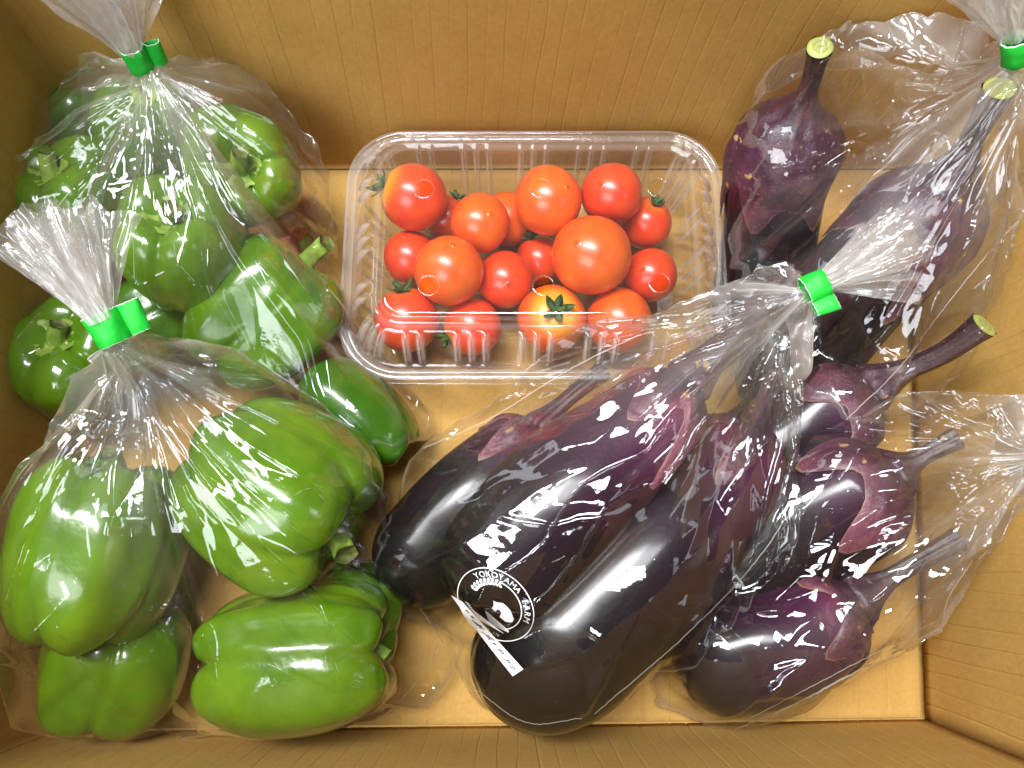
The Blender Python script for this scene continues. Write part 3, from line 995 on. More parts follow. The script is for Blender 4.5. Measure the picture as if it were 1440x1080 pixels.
tray = loft('tray', [(-0.0008, ZF, 0), (-0.0012, ZF - 0.0025, 0), (0.0002, ZF - 0.0028, 0), (0.0004, ZF + 0.0004, 0), (0.0030, ZF + 0.0008, 0), (0.0040, ZF - 0.0012, 0), (0.0068, ZF - 0.0014, 0),
                     (0.0078, ZF - 0.006, 0.5), (0.0095, ZF - 0.016, 1.0), (0.0118, ZF - 0.030, 1.0), (0.0138, 0.0090, 0.7), (0.0160, 0.0045, 0.2), (0.0185, 0.0030, 0)], tub, None, TUB, -0.0018)
tb = [c + [0, 0, 0] for c in (at(486, 240, ZF + 0.004), at(486, 520, ZF + 0.004))]

# ------------------------------------------------------------------ height raster: what the films lie on
CELL = 0.0016
X0, Y0 = -0.30, -0.16
NX, NY = int(0.60 / CELL), int(0.46 / CELL)
bpy.context.view_layer.update()


def blank():
    return np.full((NX, NY), 0.0)


def splat(Hm, P):
    i = ((P[:, 0] - X0) / CELL).astype(int)
    j = ((P[:, 1] - Y0) / CELL).astype(int)
    ok = (i >= 0) & (i < NX) & (j >= 0) & (j < NY)
    np.maximum.at(Hm, (i[ok], j[ok]), P[ok, 2])


def raster(Hm, o):
    for ch in [o] + list(o.children_recursive):
        if ch.type != 'MESH':
            continue
        me = ch.data
        nvt = len(me.vertices)
        co = np.zeros(nvt * 3)
        me.vertices.foreach_get('co', co)
        co = co.reshape(-1, 3)
        mw = np.array(ch.matrix_world)
        co = co @ mw[:3, :3].T + mw[:3, 3]
        me.calc_loop_triangles()
        tr_ = np.zeros(len(me.loop_triangles) * 3, dtype=np.int32)
        me.loop_triangles.foreach_get('vertices', tr_)
        tr_ = tr_.reshape(-1, 3)
        a, b, c = co[tr_[:, 0]], co[tr_[:, 1]], co[tr_[:, 2]]
        for u in (0.0, 0.25, 0.5, 0.75, 1.0):
            for v in (0.0, 0.25, 0.5, 0.75, 1.0):
                if u + v <= 1.0:
                    splat(Hm, a * (1 - u - v) + b * u + c * v)


def sample(Hm, x, y):
    u = np.clip((x - X0) / CELL - 0.5, 0, NX - 1.001)
    v = np.clip((y - Y0) / CELL - 0.5, 0, NY - 1.001)
    i = u.astype(int)
    j = v.astype(int)
    a = u - i
    b = v - j
    return (Hm[i, j] * (1 - a) * (1 - b) + Hm[i + 1, j] * a * (1 - b) + Hm[i, j + 1] * (1 - a) * b + Hm[i + 1, j + 1] * a * b)


def close_gaps(Hm, n=1):
    for _ in range(n):
        Q = Hm.copy()
        for dx, dy in ((1, 0), (-1, 0), (0, 1), (0, -1)):
            Q = np.maximum(Q, np.roll(np.roll(Hm, dx, 0), dy, 1))
        Hm = Q
    return Hm


def blur(A, sig, axis, wrap=False):
    n = int(sig * 3) + 1
    k = np.exp(-0.5 * (np.arange(-n, n + 1) / sig) ** 2)
    k /= k.sum()
    pad = [(0, 0), (0, 0)]
    pad[axis] = (n, n)
    Q = np.pad(A, pad, mode='wrap' if wrap else 'edge')
    out = np.zeros_like(A)
    for t in range(2 * n + 1):
        sl = [slice(None), slice(None)]
        sl[axis] = slice(t, t + A.shape[axis])
        out += k[t] * Q[tuple(sl)]
    return out


def upper_hull(s, z):
    st = []
    for k in range(len(s)):
        while len(st) >= 2:
            a, b = st[-2], st[-1]
            if (z[b] - z[a]) * (s[k] - s[a]) <= (z[k] - z[a]) * (s[b] - s[a]):
                st.pop()
            else:
                break
        st.append(k)
    return np.interp(s, s[st], z[st])


def film_sheet(T, outline, obst, seed, pleats=26, slack=0.0, tight=0.72, pleat_amp=1.0, crumple=1.0, facet_size=0.045, N=700, Ns=230, smax=1.0, lift=0.0017, haze0=0.004, neck_haze=0.26, ragged=0.004, straight=False, streak_amp=0.15, streak_reach=0.055):
    obst = blur(blur(obst, 1.7, 0), 1.7, 1)
    if straight:
        Q = np.array([at(*p) for p in outline])
        Q = np.vstack([Q, Q[:1]])
        L = np.concatenate([[0], np.cumsum(np.linalg.norm(np.diff(Q, axis=0), axis=1))])
        g = np.linspace(0, L[-1], N, endpoint=False)
        O = np.stack([np.interp(g, L, Q[:, k]) for k in range(3)], axis=1)
    else:
        O = catmull([at(*p) for p in outline], N, closed=True)
    al = np.arange(N)
    O[:, :2] += ((vnoise(al / 7.0, al * 0 + 0.5, seed) - 0.5) * 2 * ragged)[:, None] * (O[:, :2] - T[:2]) / np.linalg.norm(O[:, :2] - T[:2], axis=1)[:, None]
    s = np.linspace(0, 1, Ns) ** 1.12
    D = O - T
    ln = np.linalg.norm(D[:, :2], axis=1)
    X = T[0] + D[:, 0][:, None] * s[None]
    Y = T[1] + D[:, 1][:, None] * s[None]
    air = 0.0 * np.clip(vnoise(X / 0.024, Y / 0.024, seed + 50) * 1.5 - 0.35, 0, 1) * 0.0042 + np.clip(vnoise(X / 0.016, Y / 0.016, seed + 51) - 0.45, 0, 1) * 0.0016
    Hh = sample(obst, X, Y) + lift
    hull = np.zeros_like(Hh)
    for i in range(N):
        z = Hh[i].copy()
        z[0] = T[2]
        z[-1] = O[i, 2]
        z[:-1] = np.where(s[:-1] * ln[i] < 0.012, np.minimum(z[:-1], T[2] - s[:-1] * 0.2), z[:-1])
        hull[i] = upper_hull(s, z)
    # angle seen from the tie, so that the pleats are spread evenly round it
    an = np.unwrap(np.arctan2(D[:, 1], D[:, 0]))
    r = ln[:, None] * s[None]
    A = np.repeat(an[:, None], Ns, 1)
    low = blur(blur(np.maximum(Hh, (T[2] * (1 - s) + O[:, 2:3] * s)[:, :] * 0.55), 6, 0, True), 4, 1)
    base = tight * hull + (1 - tight) * np.minimum(low, hull)
    base = np.maximum(blur(base, 6, 0, True), np.where(r < 0.012, -1, Hh))
    # the taut film: flat facets stretched between scattered points, longer along the lines that run out from the tie
    rs = np.random.default_rng(seed)
    z = np.zeros_like(base)
    pw = 0.46

    def mapped(q, w):
        g = np.maximum(w, 1e-4) ** pw
        return g * np.cos(q), g * np.sin(q)
    MX, MY = mapped(A, r)
    for lev, (cell, jit) in enumerate(((facet_size, 0.0030), (facet_size * 0.45, 0.0010 * crumple + 0.0003))):
        pts, val = [], []
        gm = float(np.max(ln)) ** pw
        for gx in np.arange(-gm, gm, cell):
            for gy in np.arange(-gm, gm, cell):
                px_, py_ = gx + rs.uniform(-0.45, 0.45) * cell, gy + rs.uniform(-0.45, 0.45) * cell
                rad = math.hypot(px_, py_) ** (1 / pw)
                q = math.atan2(py_, px_)
                k = np.argmin(np.abs((an - q + math.pi) % (2 * math.pi) - math.pi))
                if rad > ln[k] * 0.93 or rad < 0.010:
                    continue
                j = int(np.searchsorted(s, rad / ln[k]))
                i0, i1, j0, j1 = max(k - 9, 0), min(k + 10, N), max(j - 9, 0), min(j + 10, Ns)
                loc_z = 0.0026 + 0.9 * base[i0:i1, j0:j1].max() + 0.1 * base[k, min(j, Ns - 1)] if lev == 0 else 0.0
                pts.append((px_, py_))
                val.append(loc_z + rs.uniform(-0.35 if lev == 0 else -1, 1) * jit * min(1, rad / 0.03))
        for k in range(0, N, 9 if lev == 0 else 6):
            for fr_, zv in ((1.0, O[k, 2]),):
                gx, gy = mapped(an[k], ln[k] * 1.002)
                pts.append((float(gx), float(gy)))
                val.append((zv + rs.uniform(-1, 1) * 0.002) if lev == 0 else 0.0)
        for k in range(10):
            q = k * 2 * math.pi / 10 + rs.uniform(-0.2, 0.2)
            gx, gy = mapped(q, 0.006)
            pts.append((float(gx), float(gy)))
            val.append(T[2] - 0.002 if lev == 0 else 0.0)
        pts.append((0.0, 0.0))
        val.append(T[2] if lev == 0 else 0.0)
        res = geometry.delaunay_2d_cdt([Vector(p) for p in pts], [], [], 0, 1e-7)
        ov = np.array([[v[0], v[1]] for v in res[0]])
        oz = np.array([val[o_[0]] if len(o_) else 0.0 for o_ in res[3]])
        acc = np.full(base.shape, np.nan)
        fx, fy = MX.ravel(), MY.ravel()
        order = np.argsort(fx)
        fxs = fx[order]
        accf = acc.ravel()
        for tri in res[2]:
            p0, p1, p2 = ov[list(tri)]
            lo, hi = np.searchsorted(fxs, (min(p0[0], p1[0], p2[0]), max(p0[0], p1[0], p2[0])))
            idx = order[lo:hi]
            yy = fy[idx]
            idx = idx[(yy >= min(p0[1], p1[1], p2[1])) & (yy <= max(p0[1], p1[1], p2[1]))]
            if len(idx) == 0:
                continue
            det = (p1[1] - p2[1]) * (p0[0] - p2[0]) + (p2[0] - p1[0]) * (p0[1] - p2[1])
            if abs(det) < 1e-12:
                continue
            l0 = ((p1[1] - p2[1]) * (fx[idx] - p2[0]) + (p2[0] - p1[0]) * (fy[idx] - p2[1])) / det
            l1 = ((p2[1] - p0[1]) * (fx[idx] - p2[0]) + (p0[0] - p2[0]) * (fy[idx] - p2[1])) / det
            l2 = 1 - l0 - l1
            ok = (l0 >= -1e-6) & (l1 >= -1e-6) & (l2 >= -1e-6)
            h = oz[list(tri)]
            accf[idx[ok]] = l0[ok] * h[0] + l1[ok] * h[1] + l2[ok] * h[2]
        acc = np.where(np.isnan(acc), base if lev == 0 else 0.0, acc)
        z = z + acc
    z[:, 0] = T[2]
    z[:, -1] = O[:, 2]
    z = np.maximum(z, np.where(r < 0.012, -1, Hh))
    z = blur(blur(z, 0.8, 0, True), 0.8, 1)
    A = A + 0.12 * (vnoise(A * 3, r / 0.03, seed + 40) - 0.5)
    nf = pleats / (2 * math.pi)
    far = np.clip(r / 0.03, 0, 1)
    disp = np.zeros_like(z)
    for q, (mul, reach, amp) in enumerate(((1.0, 0.085, 0.40), (2.1, 0.052, 0.36), (4.3, 0.026, 0.30))):
        wl = 2 * math.pi * np.maximum(r, 0.004) / (pleats * mul)
        am = np.minimum(amp * wl, 0.0056 / mul ** 0.7) * np.exp(-(r / reach) ** 1.4)
        rd = facet(A * nf * mul, r / (0.16 / mul ** 0.4) + 3 * q, seed + q, 0.35)
        disp += am * rd * pleat_amp * 1.7
    patch = np.clip(vnoise(X / 0.03 + 3, Y / 0.03, seed + 24) * 2.6 - 1.3, 0, 1)
    disp += crumple * far * patch * 0.0006 * facet(X / 0.0085, Y / 0.0085, seed + 22, 0.8)
    # the empty skirt of the bag on the cardboard lies in loose crumples
    loose = np.clip((0.020 - Hh) / 0.010, 0, 1) * far
    disp += loose * (0.0024 * np.abs(facet(X / 0.014, Y / 0.014, seed + 80, 0.7)) + 0.0016 * np.exp(-(facet(X / 0.022 + 2, Y / 0.022, seed + 81, 0.6) / 0.06) ** 2))
    # raised pleats that hold their line over whatever lies below
    wl = 2 * math.pi * np.maximum(r, 0.004) / (pleats * 0.55)
    rp = np.clip(facet(A * nf * 0.55 + 5, r / 0.30, seed + 26, 0.3), 0, 1) ** 1.2
    disp += np.minimum(0.5 * wl, 0.0058) * rp * np.exp(-(r / (0.10 + 0.05 * vnoise(A * 3, A * 0, seed + 27))) ** 3) * pleat_amp
    # sharp creases: narrow ridges along straight broken lines, mostly running out from the tie
    c1 = facet(A * 5.2 + 1.7, r / 0.30 + 2, seed + 60, 0.3)
    c2 = facet(X / 0.045 + 2.2, Y / 0.045, seed + 61, 0.5)
    c3 = facet(A * 11.0, r / 0.09, seed + 62, 0.4)
    c4 = facet(X / 0.016, Y / 0.016 + 5, seed + 63, 0.7)
    m2 = np.clip(vnoise(X / 0.03, Y / 0.03, seed + 64) * 2.4 - 0.7, 0, 1)
    w1 = np.clip(0.0011 * 5.2 / np.maximum(r, 0.01), 0.02, 0.25)
    w3 = np.clip(0.0009 * 11.0 / np.maximum(r, 0.01), 0.03, 0.3)
    disp += far * (0.0022 * np.exp(-(c1 / w1) ** 2) + 0.0006 * crumple * m2 * np.exp(-(c2 / 0.028) ** 2)
                   + 0.0005 * np.exp(-(c3 / w3) ** 2) * np.exp(-(r / 0.05) ** 2) + 0.0004 * crumple * patch * np.exp(-(c4 / 0.06) ** 2))
    edge = np.clip((1 - s)[None] * ln[:, None] / 0.01, 0.25, 1)
    z = z + disp * edge
    z = np.maximum(z, np.where(r < 0.012, -1, Hh - lift * 0.6))
    # tangential crinkle so the sheets fold rather than ripple
    tx, ty = -D[:, 1] / ln, D[:, 0] / ln
    tan = 0.0010 * facet(A * nf * 1.6 + 7, r / 0.03, seed + 30, 0.5) * np.exp(-r / 0.07) * np.clip(r / 0.012, 0, 1) + crumple * 0.0007 * facet(X / 0.009 + 4, Y / 0.009, seed + 31, 0.7) * far
    X = X + tx[:, None] * tan
    Y = Y + ty[:, None] * tan
    P = np.stack([X, Y, z], axis=-1)
    # skirt: the film turns down and under at its outline
    sk = []
    for k, (o_, dz) in enumerate(((0.0015, 0.006), (0.0005, 0.014), (-0.004, 0.022))):
        Q = P[:, -1].copy()
        Q[:, :2] += D[:, :2] / ln[:, None] * o_
        Q[:, 2] = np.maximum(Q[:, 2] - dz, 0.0012)
        sk.append(Q[:, None])
    P = np.concatenate([P] + sk, axis=1)
    Rm = np.concatenate([r, np.repeat(r[:, -1:], 3, 1)], axis=1)
    keep = int(Ns * smax)
    if smax < 1:
        P = P[:, :keep]
        Rm = Rm[:, :keep]
    Am = np.concatenate([A, np.repeat(A[:, -1:], 3, 1)], axis=1)[:, :Rm.shape[1]]
    streak = np.clip(facet(Am * nf * 1.5 + 2, Rm / 0.20, seed + 70, 0.4) * 1.3 + 0.1, 0, 1) ** 1.5 + 0.7 * np.clip(facet(Am * nf * 3.3, Rm / 0.12, seed + 71, 0.4), 0, 1) ** 1.5
    hz = haze0 + neck_haze * (0.45 + 0.9 * streak) * np.exp(-(Rm / 0.024)) + streak_amp * streak * np.exp(-(Rm / streak_reach) ** 1.6)  # stacked film and white pleat glints round the tie, painted as haze
    if smax >= 1:
        hz[:, Ns - 2:Ns + 2] += 0.10  # bright edge line painted in along the outline
    return P, hz, Rm


def add_film(name, P, hz, parent, mat=FILM):
    n, m = P.shape[:2]
    return mesh(name, P.reshape(-1, 3), grid_faces(n, m, wrap_n=True), mat, parent, attrs={'haze': hz.ravel()})


def tail(parent, T, axis, side, length, spread, seed, layers=4, plies=0.30, fold=0.0034, droop=0.0, ragged=0.22):
    """the loose bag end above the tie: several pleated plies fanning out"""
    axis = np.array(axis, float)
    axis /= np.linalg.norm(axis)
    side = np.array(side, float)
    side -= axis * (side @ axis)
    side /= np.linalg.norm(side)
    up = np.cross(axis, side)
    if up[2] < 0:
        up = -up
    VV, FF, HZ = [], [], []
    n, m = 170, 70
    for q in range(layers):
        u = np.linspace(-1, 1, n)
        t = np.linspace(0, 1, m)
        U, Tt = np.meshgrid(u, t, indexing='ij')
        lr = 1 - ragged * vnoise(u * 1.6 + q * 5, u * 0 + 0.3, seed + q) - 0.10 * facet(u * 3 + q, u * 0 + q * 3.3, seed + 5 + q)
        lr = lr * (1 - 0.10 * u ** 2)
        rr = Tt * (length * lr)[:, None]
        sp = spread * (0.82 + 0.12 * q) * (0.85 + 0.15 * Tt)
        ang = (U * 0.62 + (q - (layers - 1) / 2) * 0.62 / max(layers - 1, 1)) * sp + 0.10 * (vnoise(U * 2 + q, Tt * 2, seed + 60 + q) - 0.5)
        w0 = 0.0042
        lx = rr * np.cos(ang)
        ly = rr * np.sin(ang) + U * w0
        pl = facet(U * 2.6 + q * 2.7, Tt * 1.3 + q, seed + 10 + q, 0.45) * fold * 1.7 * (0.25 + 1.0 * Tt) * np.minimum(1, Tt * 5 + 0.3)
        pl = pl + facet(U * 6 + q, Tt * 2.0, seed + 20 + q, 0.5) * fold * 0.28 * (0.3 + Tt)
        pl = pl + facet(U * 6, Tt * 7 + q, seed + 30 + q, 0.7) * 0.0006
        arch = (1 - U ** 2) * 0.0045 * (0.4 + Tt)
        lz = pl + arch * (1 - 0.75 * q) + droop * rr ** 2 / length + (0.0016 * (layers / 2 - q))
        P = T + lx[..., None] * axis + ly[..., None] * side + lz[..., None] * up
        b = len(VV) * n * m
        FF += grid_faces(n, m, base=b)
        VV.append(P.reshape(-1, 3))
        HZ.append((plies * (1.9 - 1.45 * Tt) * (0.75 + 0.5 * vnoise(U * 5, Tt * 2.5, seed + 70 + q))).ravel())
    return mesh('gathered_end', np.vstack(VV), FF, TAILFILM, parent, attrs={'haze': np.concatenate(HZ)})


def tape(parent, T, axis, side, w, rx, ry, tab, seed):
    """green tape: a flattened loop round the neck and a pinched tab beside it, both with white cut edges"""
    axis = np.array(axis, float)
    axis /= np.linalg.norm(axis)
    side = np.array(side, float)
    side -= axis * (side @ axis)
    side /= np.linalg.norm(side)
    up = np.cross(axis, side)
    if up[2] < 0:
        up = -up
    n = 40
    aa = np.linspace(0, 2 * math.pi, n, endpoint=False)

    def tube(cx, rx, ry, w, name, par, sk=0.0):
        V = []
        for (a, k) in ((-0.5, 0.99), (-0.485, 1.02), (-0.2, 1.0), (0.1, 1.02), (0.485, 1.02), (0.5, 0.99), (0.5, 0.90), (0.0, 0.88), (-0.5, 0.90)):
            wob = 1 + 0.05 * np.cos(3 * aa + seed + a * 2) + 0.03 * np.cos(5 * aa + a * 5)
            jag = 0.00016 * np.cos(11 * aa + seed) if abs(a) > 0.4 else 0
            ex = np.abs(np.cos(aa)) ** 0.75 * np.sign(np.cos(aa))
            p = (T + ((a * w + jag) * np.ones(n))[:, None] * axis + (cx + sk * a * w + rx * k * wob * ex)[:, None] * side + (ry * k * wob * np.sin(aa))[:, None] * up)
            V.append(p)
        f = grid_faces(9, n, wrap_n=True, wrap_m=True)
        mi = []
        for r_ in range(9):
            mi += [1 if r_ in (0, 4, 5, 8) else 0] * n
        return mesh(name, np.vstack(V), f, [TAPE, TAPE_EDGE], par, matidx=mi)
    b = tube(0.0, rx, ry, w, 'tie_tape', parent)
    if tab:
        tube(tab * (rx + abs(tab) * 0 + rx * 0.52), rx * 0.62, ry * 0.36, w * 0.98, 'tape_tab', b, 0.12 * tab)
    return b


def dirs(px, py, z, qx, qy, zq):
    a, b = at(px, py, z), at(qx, qy, zq)
    return b - a


# ---- the back pepper bag
obA = blank()
for p in peppers_back:
    raster(obA, p)
obA = close_gaps(obA, 1)
TA = at(205, 88, 0.128)
bagA = thing('plastic_bag', 'clear bag of green peppers in the back left corner, tied against the back wall', 'bag', TA, 'clear produce bags tied with green tape')
outA = [(255, 84, 0.105), (330, 88, 0.085), (392, 132, 0.072), (430, 190, 0.062), (458, 270, 0.050), (472, 350, 0.042), (480, 440, 0.036), (500, 505, 0.030), (588, 560, 0.022), (602, 602, 0.020), (560, 640, 0.020), (470, 640, 0.022),
        (330, 620, 0.03), (180, 605, 0.04), (70, 590, 0.040), (22, 545, 0.045), (16, 460, 0.055), (8, 380, 0.065), (4, 290, 0.07), (26, 215, 0.075), (62, 140, 0.085), (120, 98, 0.10), (165, 84, 0.118)]
PA, hzA, RA = film_sheet(TA, outA, obA, 101, 16, crumple=0.15, pleat_amp=0.8, streak_amp=0.08)
add_film('film', PA, hzA, bagA)
PA2, hzA2, _ = film_sheet(TA + [0.001, 0, -0.002], [(p[0] + (18 if p[0] < 205 else -18), p[1] + (14 if p[1] < 300 else -16), p[2]) for p in outA], obA, 131, 24, lift=0.0010, neck_haze=0.14, streak_amp=0.06, N=360, Ns=120, smax=0.5)
add_film('inner_fold', PA2, hzA2, bagA)
axA = dirs(205, 88, 0.128, 182, 48, 0.142)
sdA = dirs(180, 85, 0.13, 230, 72, 0.13)
tape(bagA, at(192, 81, 0.131), axA, sdA, 0.0112, 0.0052, 0.0044, 1, 1)
tail(bagA, at(188, 70, 0.133), axA, sdA, 0.050, 0.66, 301, 5, 0.30)

# ---- the front pepper bag
obB = blank()
for p in peppers_front:
    raster(obB, p)
splat(obB, PA.reshape(-1, 3))
obB = close_gaps(obB, 1)
TB = at(155, 480, 0.132)
bagB = thing('plastic_bag', 'clear plastic bag of big light green peppers in the front left corner of the box', 'bag', TB, 'clear produce bags tied with green tape')
outB = [(205, 470, 0.118), (300, 482, 0.10), (400, 535, 0.088), (475, 590, 0.080), (520, 650, 0.072), (540, 720, 0.060), (545, 800, 0.045), (590, 850, 0.030), (632, 905, 0.020), (628, 965, 0.015), (560, 1000, 0.016), (440, 1030, 0.02),
        (300, 1034, 0.02), (180, 1034, 0.016), (80, 1030, 0.016), (50, 960, 0.025), (18, 880, 0.045), (2, 810, 0.060), (12, 720, 0.070), (48, 640, 0.085), (90, 560, 0.105), (125, 505, 0.122)]
PB, hzB, RB = film_sheet(TB, outB, obB, 102, 17, crumple=0.15)
add_film('film', PB, hzB, bagB)
PB2, hzB2, _ = film_sheet(TB + [0.001, 0, -0.002], [(p[0] + (16 if p[0] < 250 else -18), p[1] + (14 if p[1] < 600 else -16), p[2]) for p in outB], obB, 132, 24, lift=0.0010, neck_haze=0.14, streak_amp=0.06, N=360, Ns=120, smax=0.5)
add_film('inner_fold', PB2, hzB2, bagB)
axB = dirs(155, 470, 0.134, 106, 388, 0.146)
sdB = dirs(130, 475, 0.135, 185, 445, 0.135)
tape(bagB, at(152, 461, 0.134), axB, sdB, 0.0125, 0.0066, 0.0050, 1, 2)
tail(bagB, at(146, 450, 0.136), axB, sdB, 0.049, 0.58, 302, 5, 0.30)

# ---- the eggplant bag in the back right corner
obD = blank()
for p in eggs_d:
    raster(obD, p)
obD = close_gaps(obD, 1)
TD = at(1428, 88, 0.150)
bagD = thing('plastic_bag', 'clear bag of three eggplants in the back right corner of the box', 'bag', TD, 'clear produce bags tied with green tape')
outD = [(1392, 45, 0.14), (1330, 18, 0.135), (1240, 28, 0.125), (1150, 52, 0.128), (1078, 112, 0.105), (1036, 200, 0.085), (1022, 290, 0.062), (1024, 370, 0.045), (1040, 470, 0.03), (1080, 570, 0.025), (1160, 615, 0.025), (1260, 590, 0.03),
        (1350, 520, 0.045), (1410, 440, 0.06), (1432, 340, 0.08), (1446, 230, 0.10), (1462, 150, 0.13)]
PD, hzD, RD = film_sheet(TD, outD, obD, 103, 18, crumple=1.0, streak_amp=0.24, streak_reach=0.07)
add_film('film', PD, hzD, bagD)
PD2, hzD2, _ = film_sheet(TD + [0, -0.001, -0.003], [(p[0] + (16 if p[0] < 1250 else -12), p[1] + (16 if p[1] < 300 else -14), p[2]) for p in outD], obD, 133, 20, lift=0.0010, neck_haze=0.14, streak_amp=0.06, N=360, Ns=120, smax=0.5)
add_film('inner_fold', PD2, hzD2, bagD)
axD = dirs(1425, 90, 0.15, 1424, 30, 0.166)
sdD = dirs(1400, 62, 0.155, 1450, 70, 0.155)
tape(bagD, at(1430, 70, 0.156), axD, sdD, 0.0108, 0.0050, 0.0046, 0.9, 3)
tail(bagD, at(1424, 48, 0.158), axD, sdD, 0.045, 0.75, 303, 5, 0.30)

# ---- the eggplant bag on the right
obE = blank()
for p in eggs_e:
    raster(obE, p)
splat(obE, PD.reshape(-1, 3))
obE = close_gaps(obE, 1)
TE = at(1478, 640, 0.098)
bagE = thing('plastic_bag', 'clear bag of two eggplants in the front right corner, neck over the right wall', 'bag', TE, 'clear produce bags tied with green tape')
outE = [(1440, 556, 0.09), (1360, 550, 0.085), (1280, 548, 0.08), (1205, 590, 0.072), (1120, 612, 0.065), (1085, 680, 0.055), (1050, 760, 0.045), (960, 850, 0.035), (925, 920, 0.025), (930, 990, 0.015), (1030, 1034, 0.010), (1110, 1002, 0.014), (1190, 960, 0.02),
        (1265, 922, 0.028), (1328, 888, 0.036), (1340, 838, 0.045), (1372, 790, 0.055), (1410, 745, 0.07), (1450, 700, 0.085)]
PE, hzE, RE = film_sheet(TE, outE, obE, 104, 18, crumple=1.1, streak_amp=0.26, streak_reach=0.08, ragged=0.0015, straight=True)
add_film('film', PE, hzE, bagE)
PE2, hzE2, _ = film_sheet(TE + [0, -0.001, -0.003], [(p[0] + (16 if p[0] < 1200 else -12), p[1] + (16 if p[1] < 700 else -14), p[2]) for p in outE], obE, 134, 20, lift=0.0010, neck_haze=0.14, streak_amp=0.06, N=360, Ns=120, smax=0.5)
add_film('inner_fold', PE2, hzE2, bagE)
axE = dirs(1478, 640, 0.098, 1520, 628, 0.112)
sdE = dirs(1490, 610, 0.1, 1492, 670, 0.1)
tape(bagE, at(1484, 638, 0.099), axE, sdE, 0.0100, 0.0050, 0.0046, 0.9, 4)
tail(bagE, at(1492, 636, 0.101), axE, sdE, 0.036, 0.7, 304, 4, 0.26)

# ---- the central eggplant bag, lying over its neighbours
obC = blank()
for p in eggs_c:
    raster(obC, p)
raster(obC, tub)
splat(obC, PD.reshape(-1, 3))
splat(obC, PE.reshape(-1, 3))
obC = close_gaps(obC, 1)
TC = at(1136, 412, 0.116)
bagC = thing('plastic_bag', 'clear plastic bag of eggplants across the middle, printed with a white round logo', 'bag', TC, 'clear produce bags tied with green tape')
outC = [(1105, 372, 0.108), (1020, 402, 0.098), (920, 440, 0.088), (842, 452, 0.080), (795, 470, 0.074), (720, 540, 0.058), (650, 592, 0.050), (588, 632, 0.046), (555, 720, 0.040), (535, 800, 0.030), (540, 850, 0.024), (600, 880, 0.03),
        (642, 900, 0.034), (655, 970, 0.026), (740, 1026, 0.018), (820, 1018, 0.016), (880, 985, 0.022), (950, 920, 0.032), (1020, 850, 0.045), (1080, 780, 0.060), (1112, 730, 0.068), (1120, 640, 0.078), (1130, 540, 0.090), (1142, 460, 0.105)]
PC, hzC, RC = film_sheet(TC, outC, obC, 105, 18, tight=0.6, crumple=1.0, streak_amp=0.26, streak_reach=0.075)
add_film('film', PC, hzC, bagC)
PC2, hzC2, _ = film_sheet(TC + [-0.001, -0.001, -0.003], [(p[0] + (22 if p[0] < 900 else -8), p[1] + (10 if p[1] < 600 else -16), p[2]) for p in outC], obC, 135, 22, tight=0.6, lift=0.0010, neck_haze=0.14, streak_amp=0.06, N=360, Ns=120, smax=0.5)
add_film('inner_fold', PC2, hzC2, bagC)
axC = dirs(1140, 405, 0.118, 1240, 358, 0.124)
sdC = dirs(1135, 380, 0.118, 1160, 432, 0.118)
tape(bagC, at(1146, 403, 0.119), axC, sdC, 0.0092, 0.0056, 0.0046, 1, 5)
tail(bagC, at(1160, 395, 0.120), axC, sdC, 0.043, 0.52, 305, 5, 0.26)

# ------------------------------------------------------------------ print on the central bag
filmC = blank()
splat(filmC, PC.reshape(-1, 3))
for _ in range(3):                                              # fill cells between film vertices
    Q = close_gaps(filmC, 1)
    filmC = np.where(filmC <= 0, Q, filmC)
filmC = blur(blur(close_gaps(filmC, 1), 1.6, 0), 1.6, 1)


def field_of(P):
    g = blank()
    splat(g, P.reshape(-1, 3))
    for _ in range(3):
        Q = close_gaps(g, 1)
        g = np.where(g <= 0, Q, g)
    return blur(blur(g, 1.0, 0), 1.0, 1)


def on_film(px, py, off=0.0009, fld=None):
    fld = filmC if fld is None else fld
    px = np.asarray(px, float)
    py = np.asarray(py, float)
    z = np.full(px.shape, 0.09)
    for _ in range(10):
        d = CAMF[None] + ((px - 720) / FOC)[:, None] * CAMR - ((py - 540) / FOC)[:, None] * CAMU
        P = CAMC + d * ((z - H) / d[:, 2])[:, None]
        z = 0.5 * z + 0.5 * (sample(fld, P[:, 0], P[:, 1]) + off)
    return P


class Print2D:
    """flat print gathered in photograph coordinates, then laid on the film"""

    def __init__(self):
        self.v, self.f = [], []

    def poly(self, pts):
        t = geometry.tessellate_polygon([[Vector((*p, 0)) for p in pts]])
        b = len(self.v)
        self.v += [tuple(p) for p in pts]
        self.f += [tuple(b + k for k in q) for q in t]

    def line(self, pts, w):
        P = np.array(pts, float)
        T = np.gradient(P, axis=0)
        T /= np.linalg.norm(T, axis=1)[:, None] + 1e-9
        Nn = np.column_stack([-T[:, 1], T[:, 0]])
        b = len(self.v)
        for p, n in zip(P, Nn):
            self.v += [tuple(p - n * w / 2), tuple(p + n * w / 2)]
        self.f += [(b + 2 * k, b + 2 * k + 1, b + 2 * k + 3, b + 2 * k + 2) for k in range(len(P) - 1)]

    def build(self, name, mat, parent, off, fld=None, haze=None):
        v = np.array(self.v)
        return mesh(name, on_film(v[:, 0], v[:, 1], off, fld), self.f, mat, parent, smooth=haze is not None, attrs=None if haze is None else {'haze': np.full(len(v), haze)})


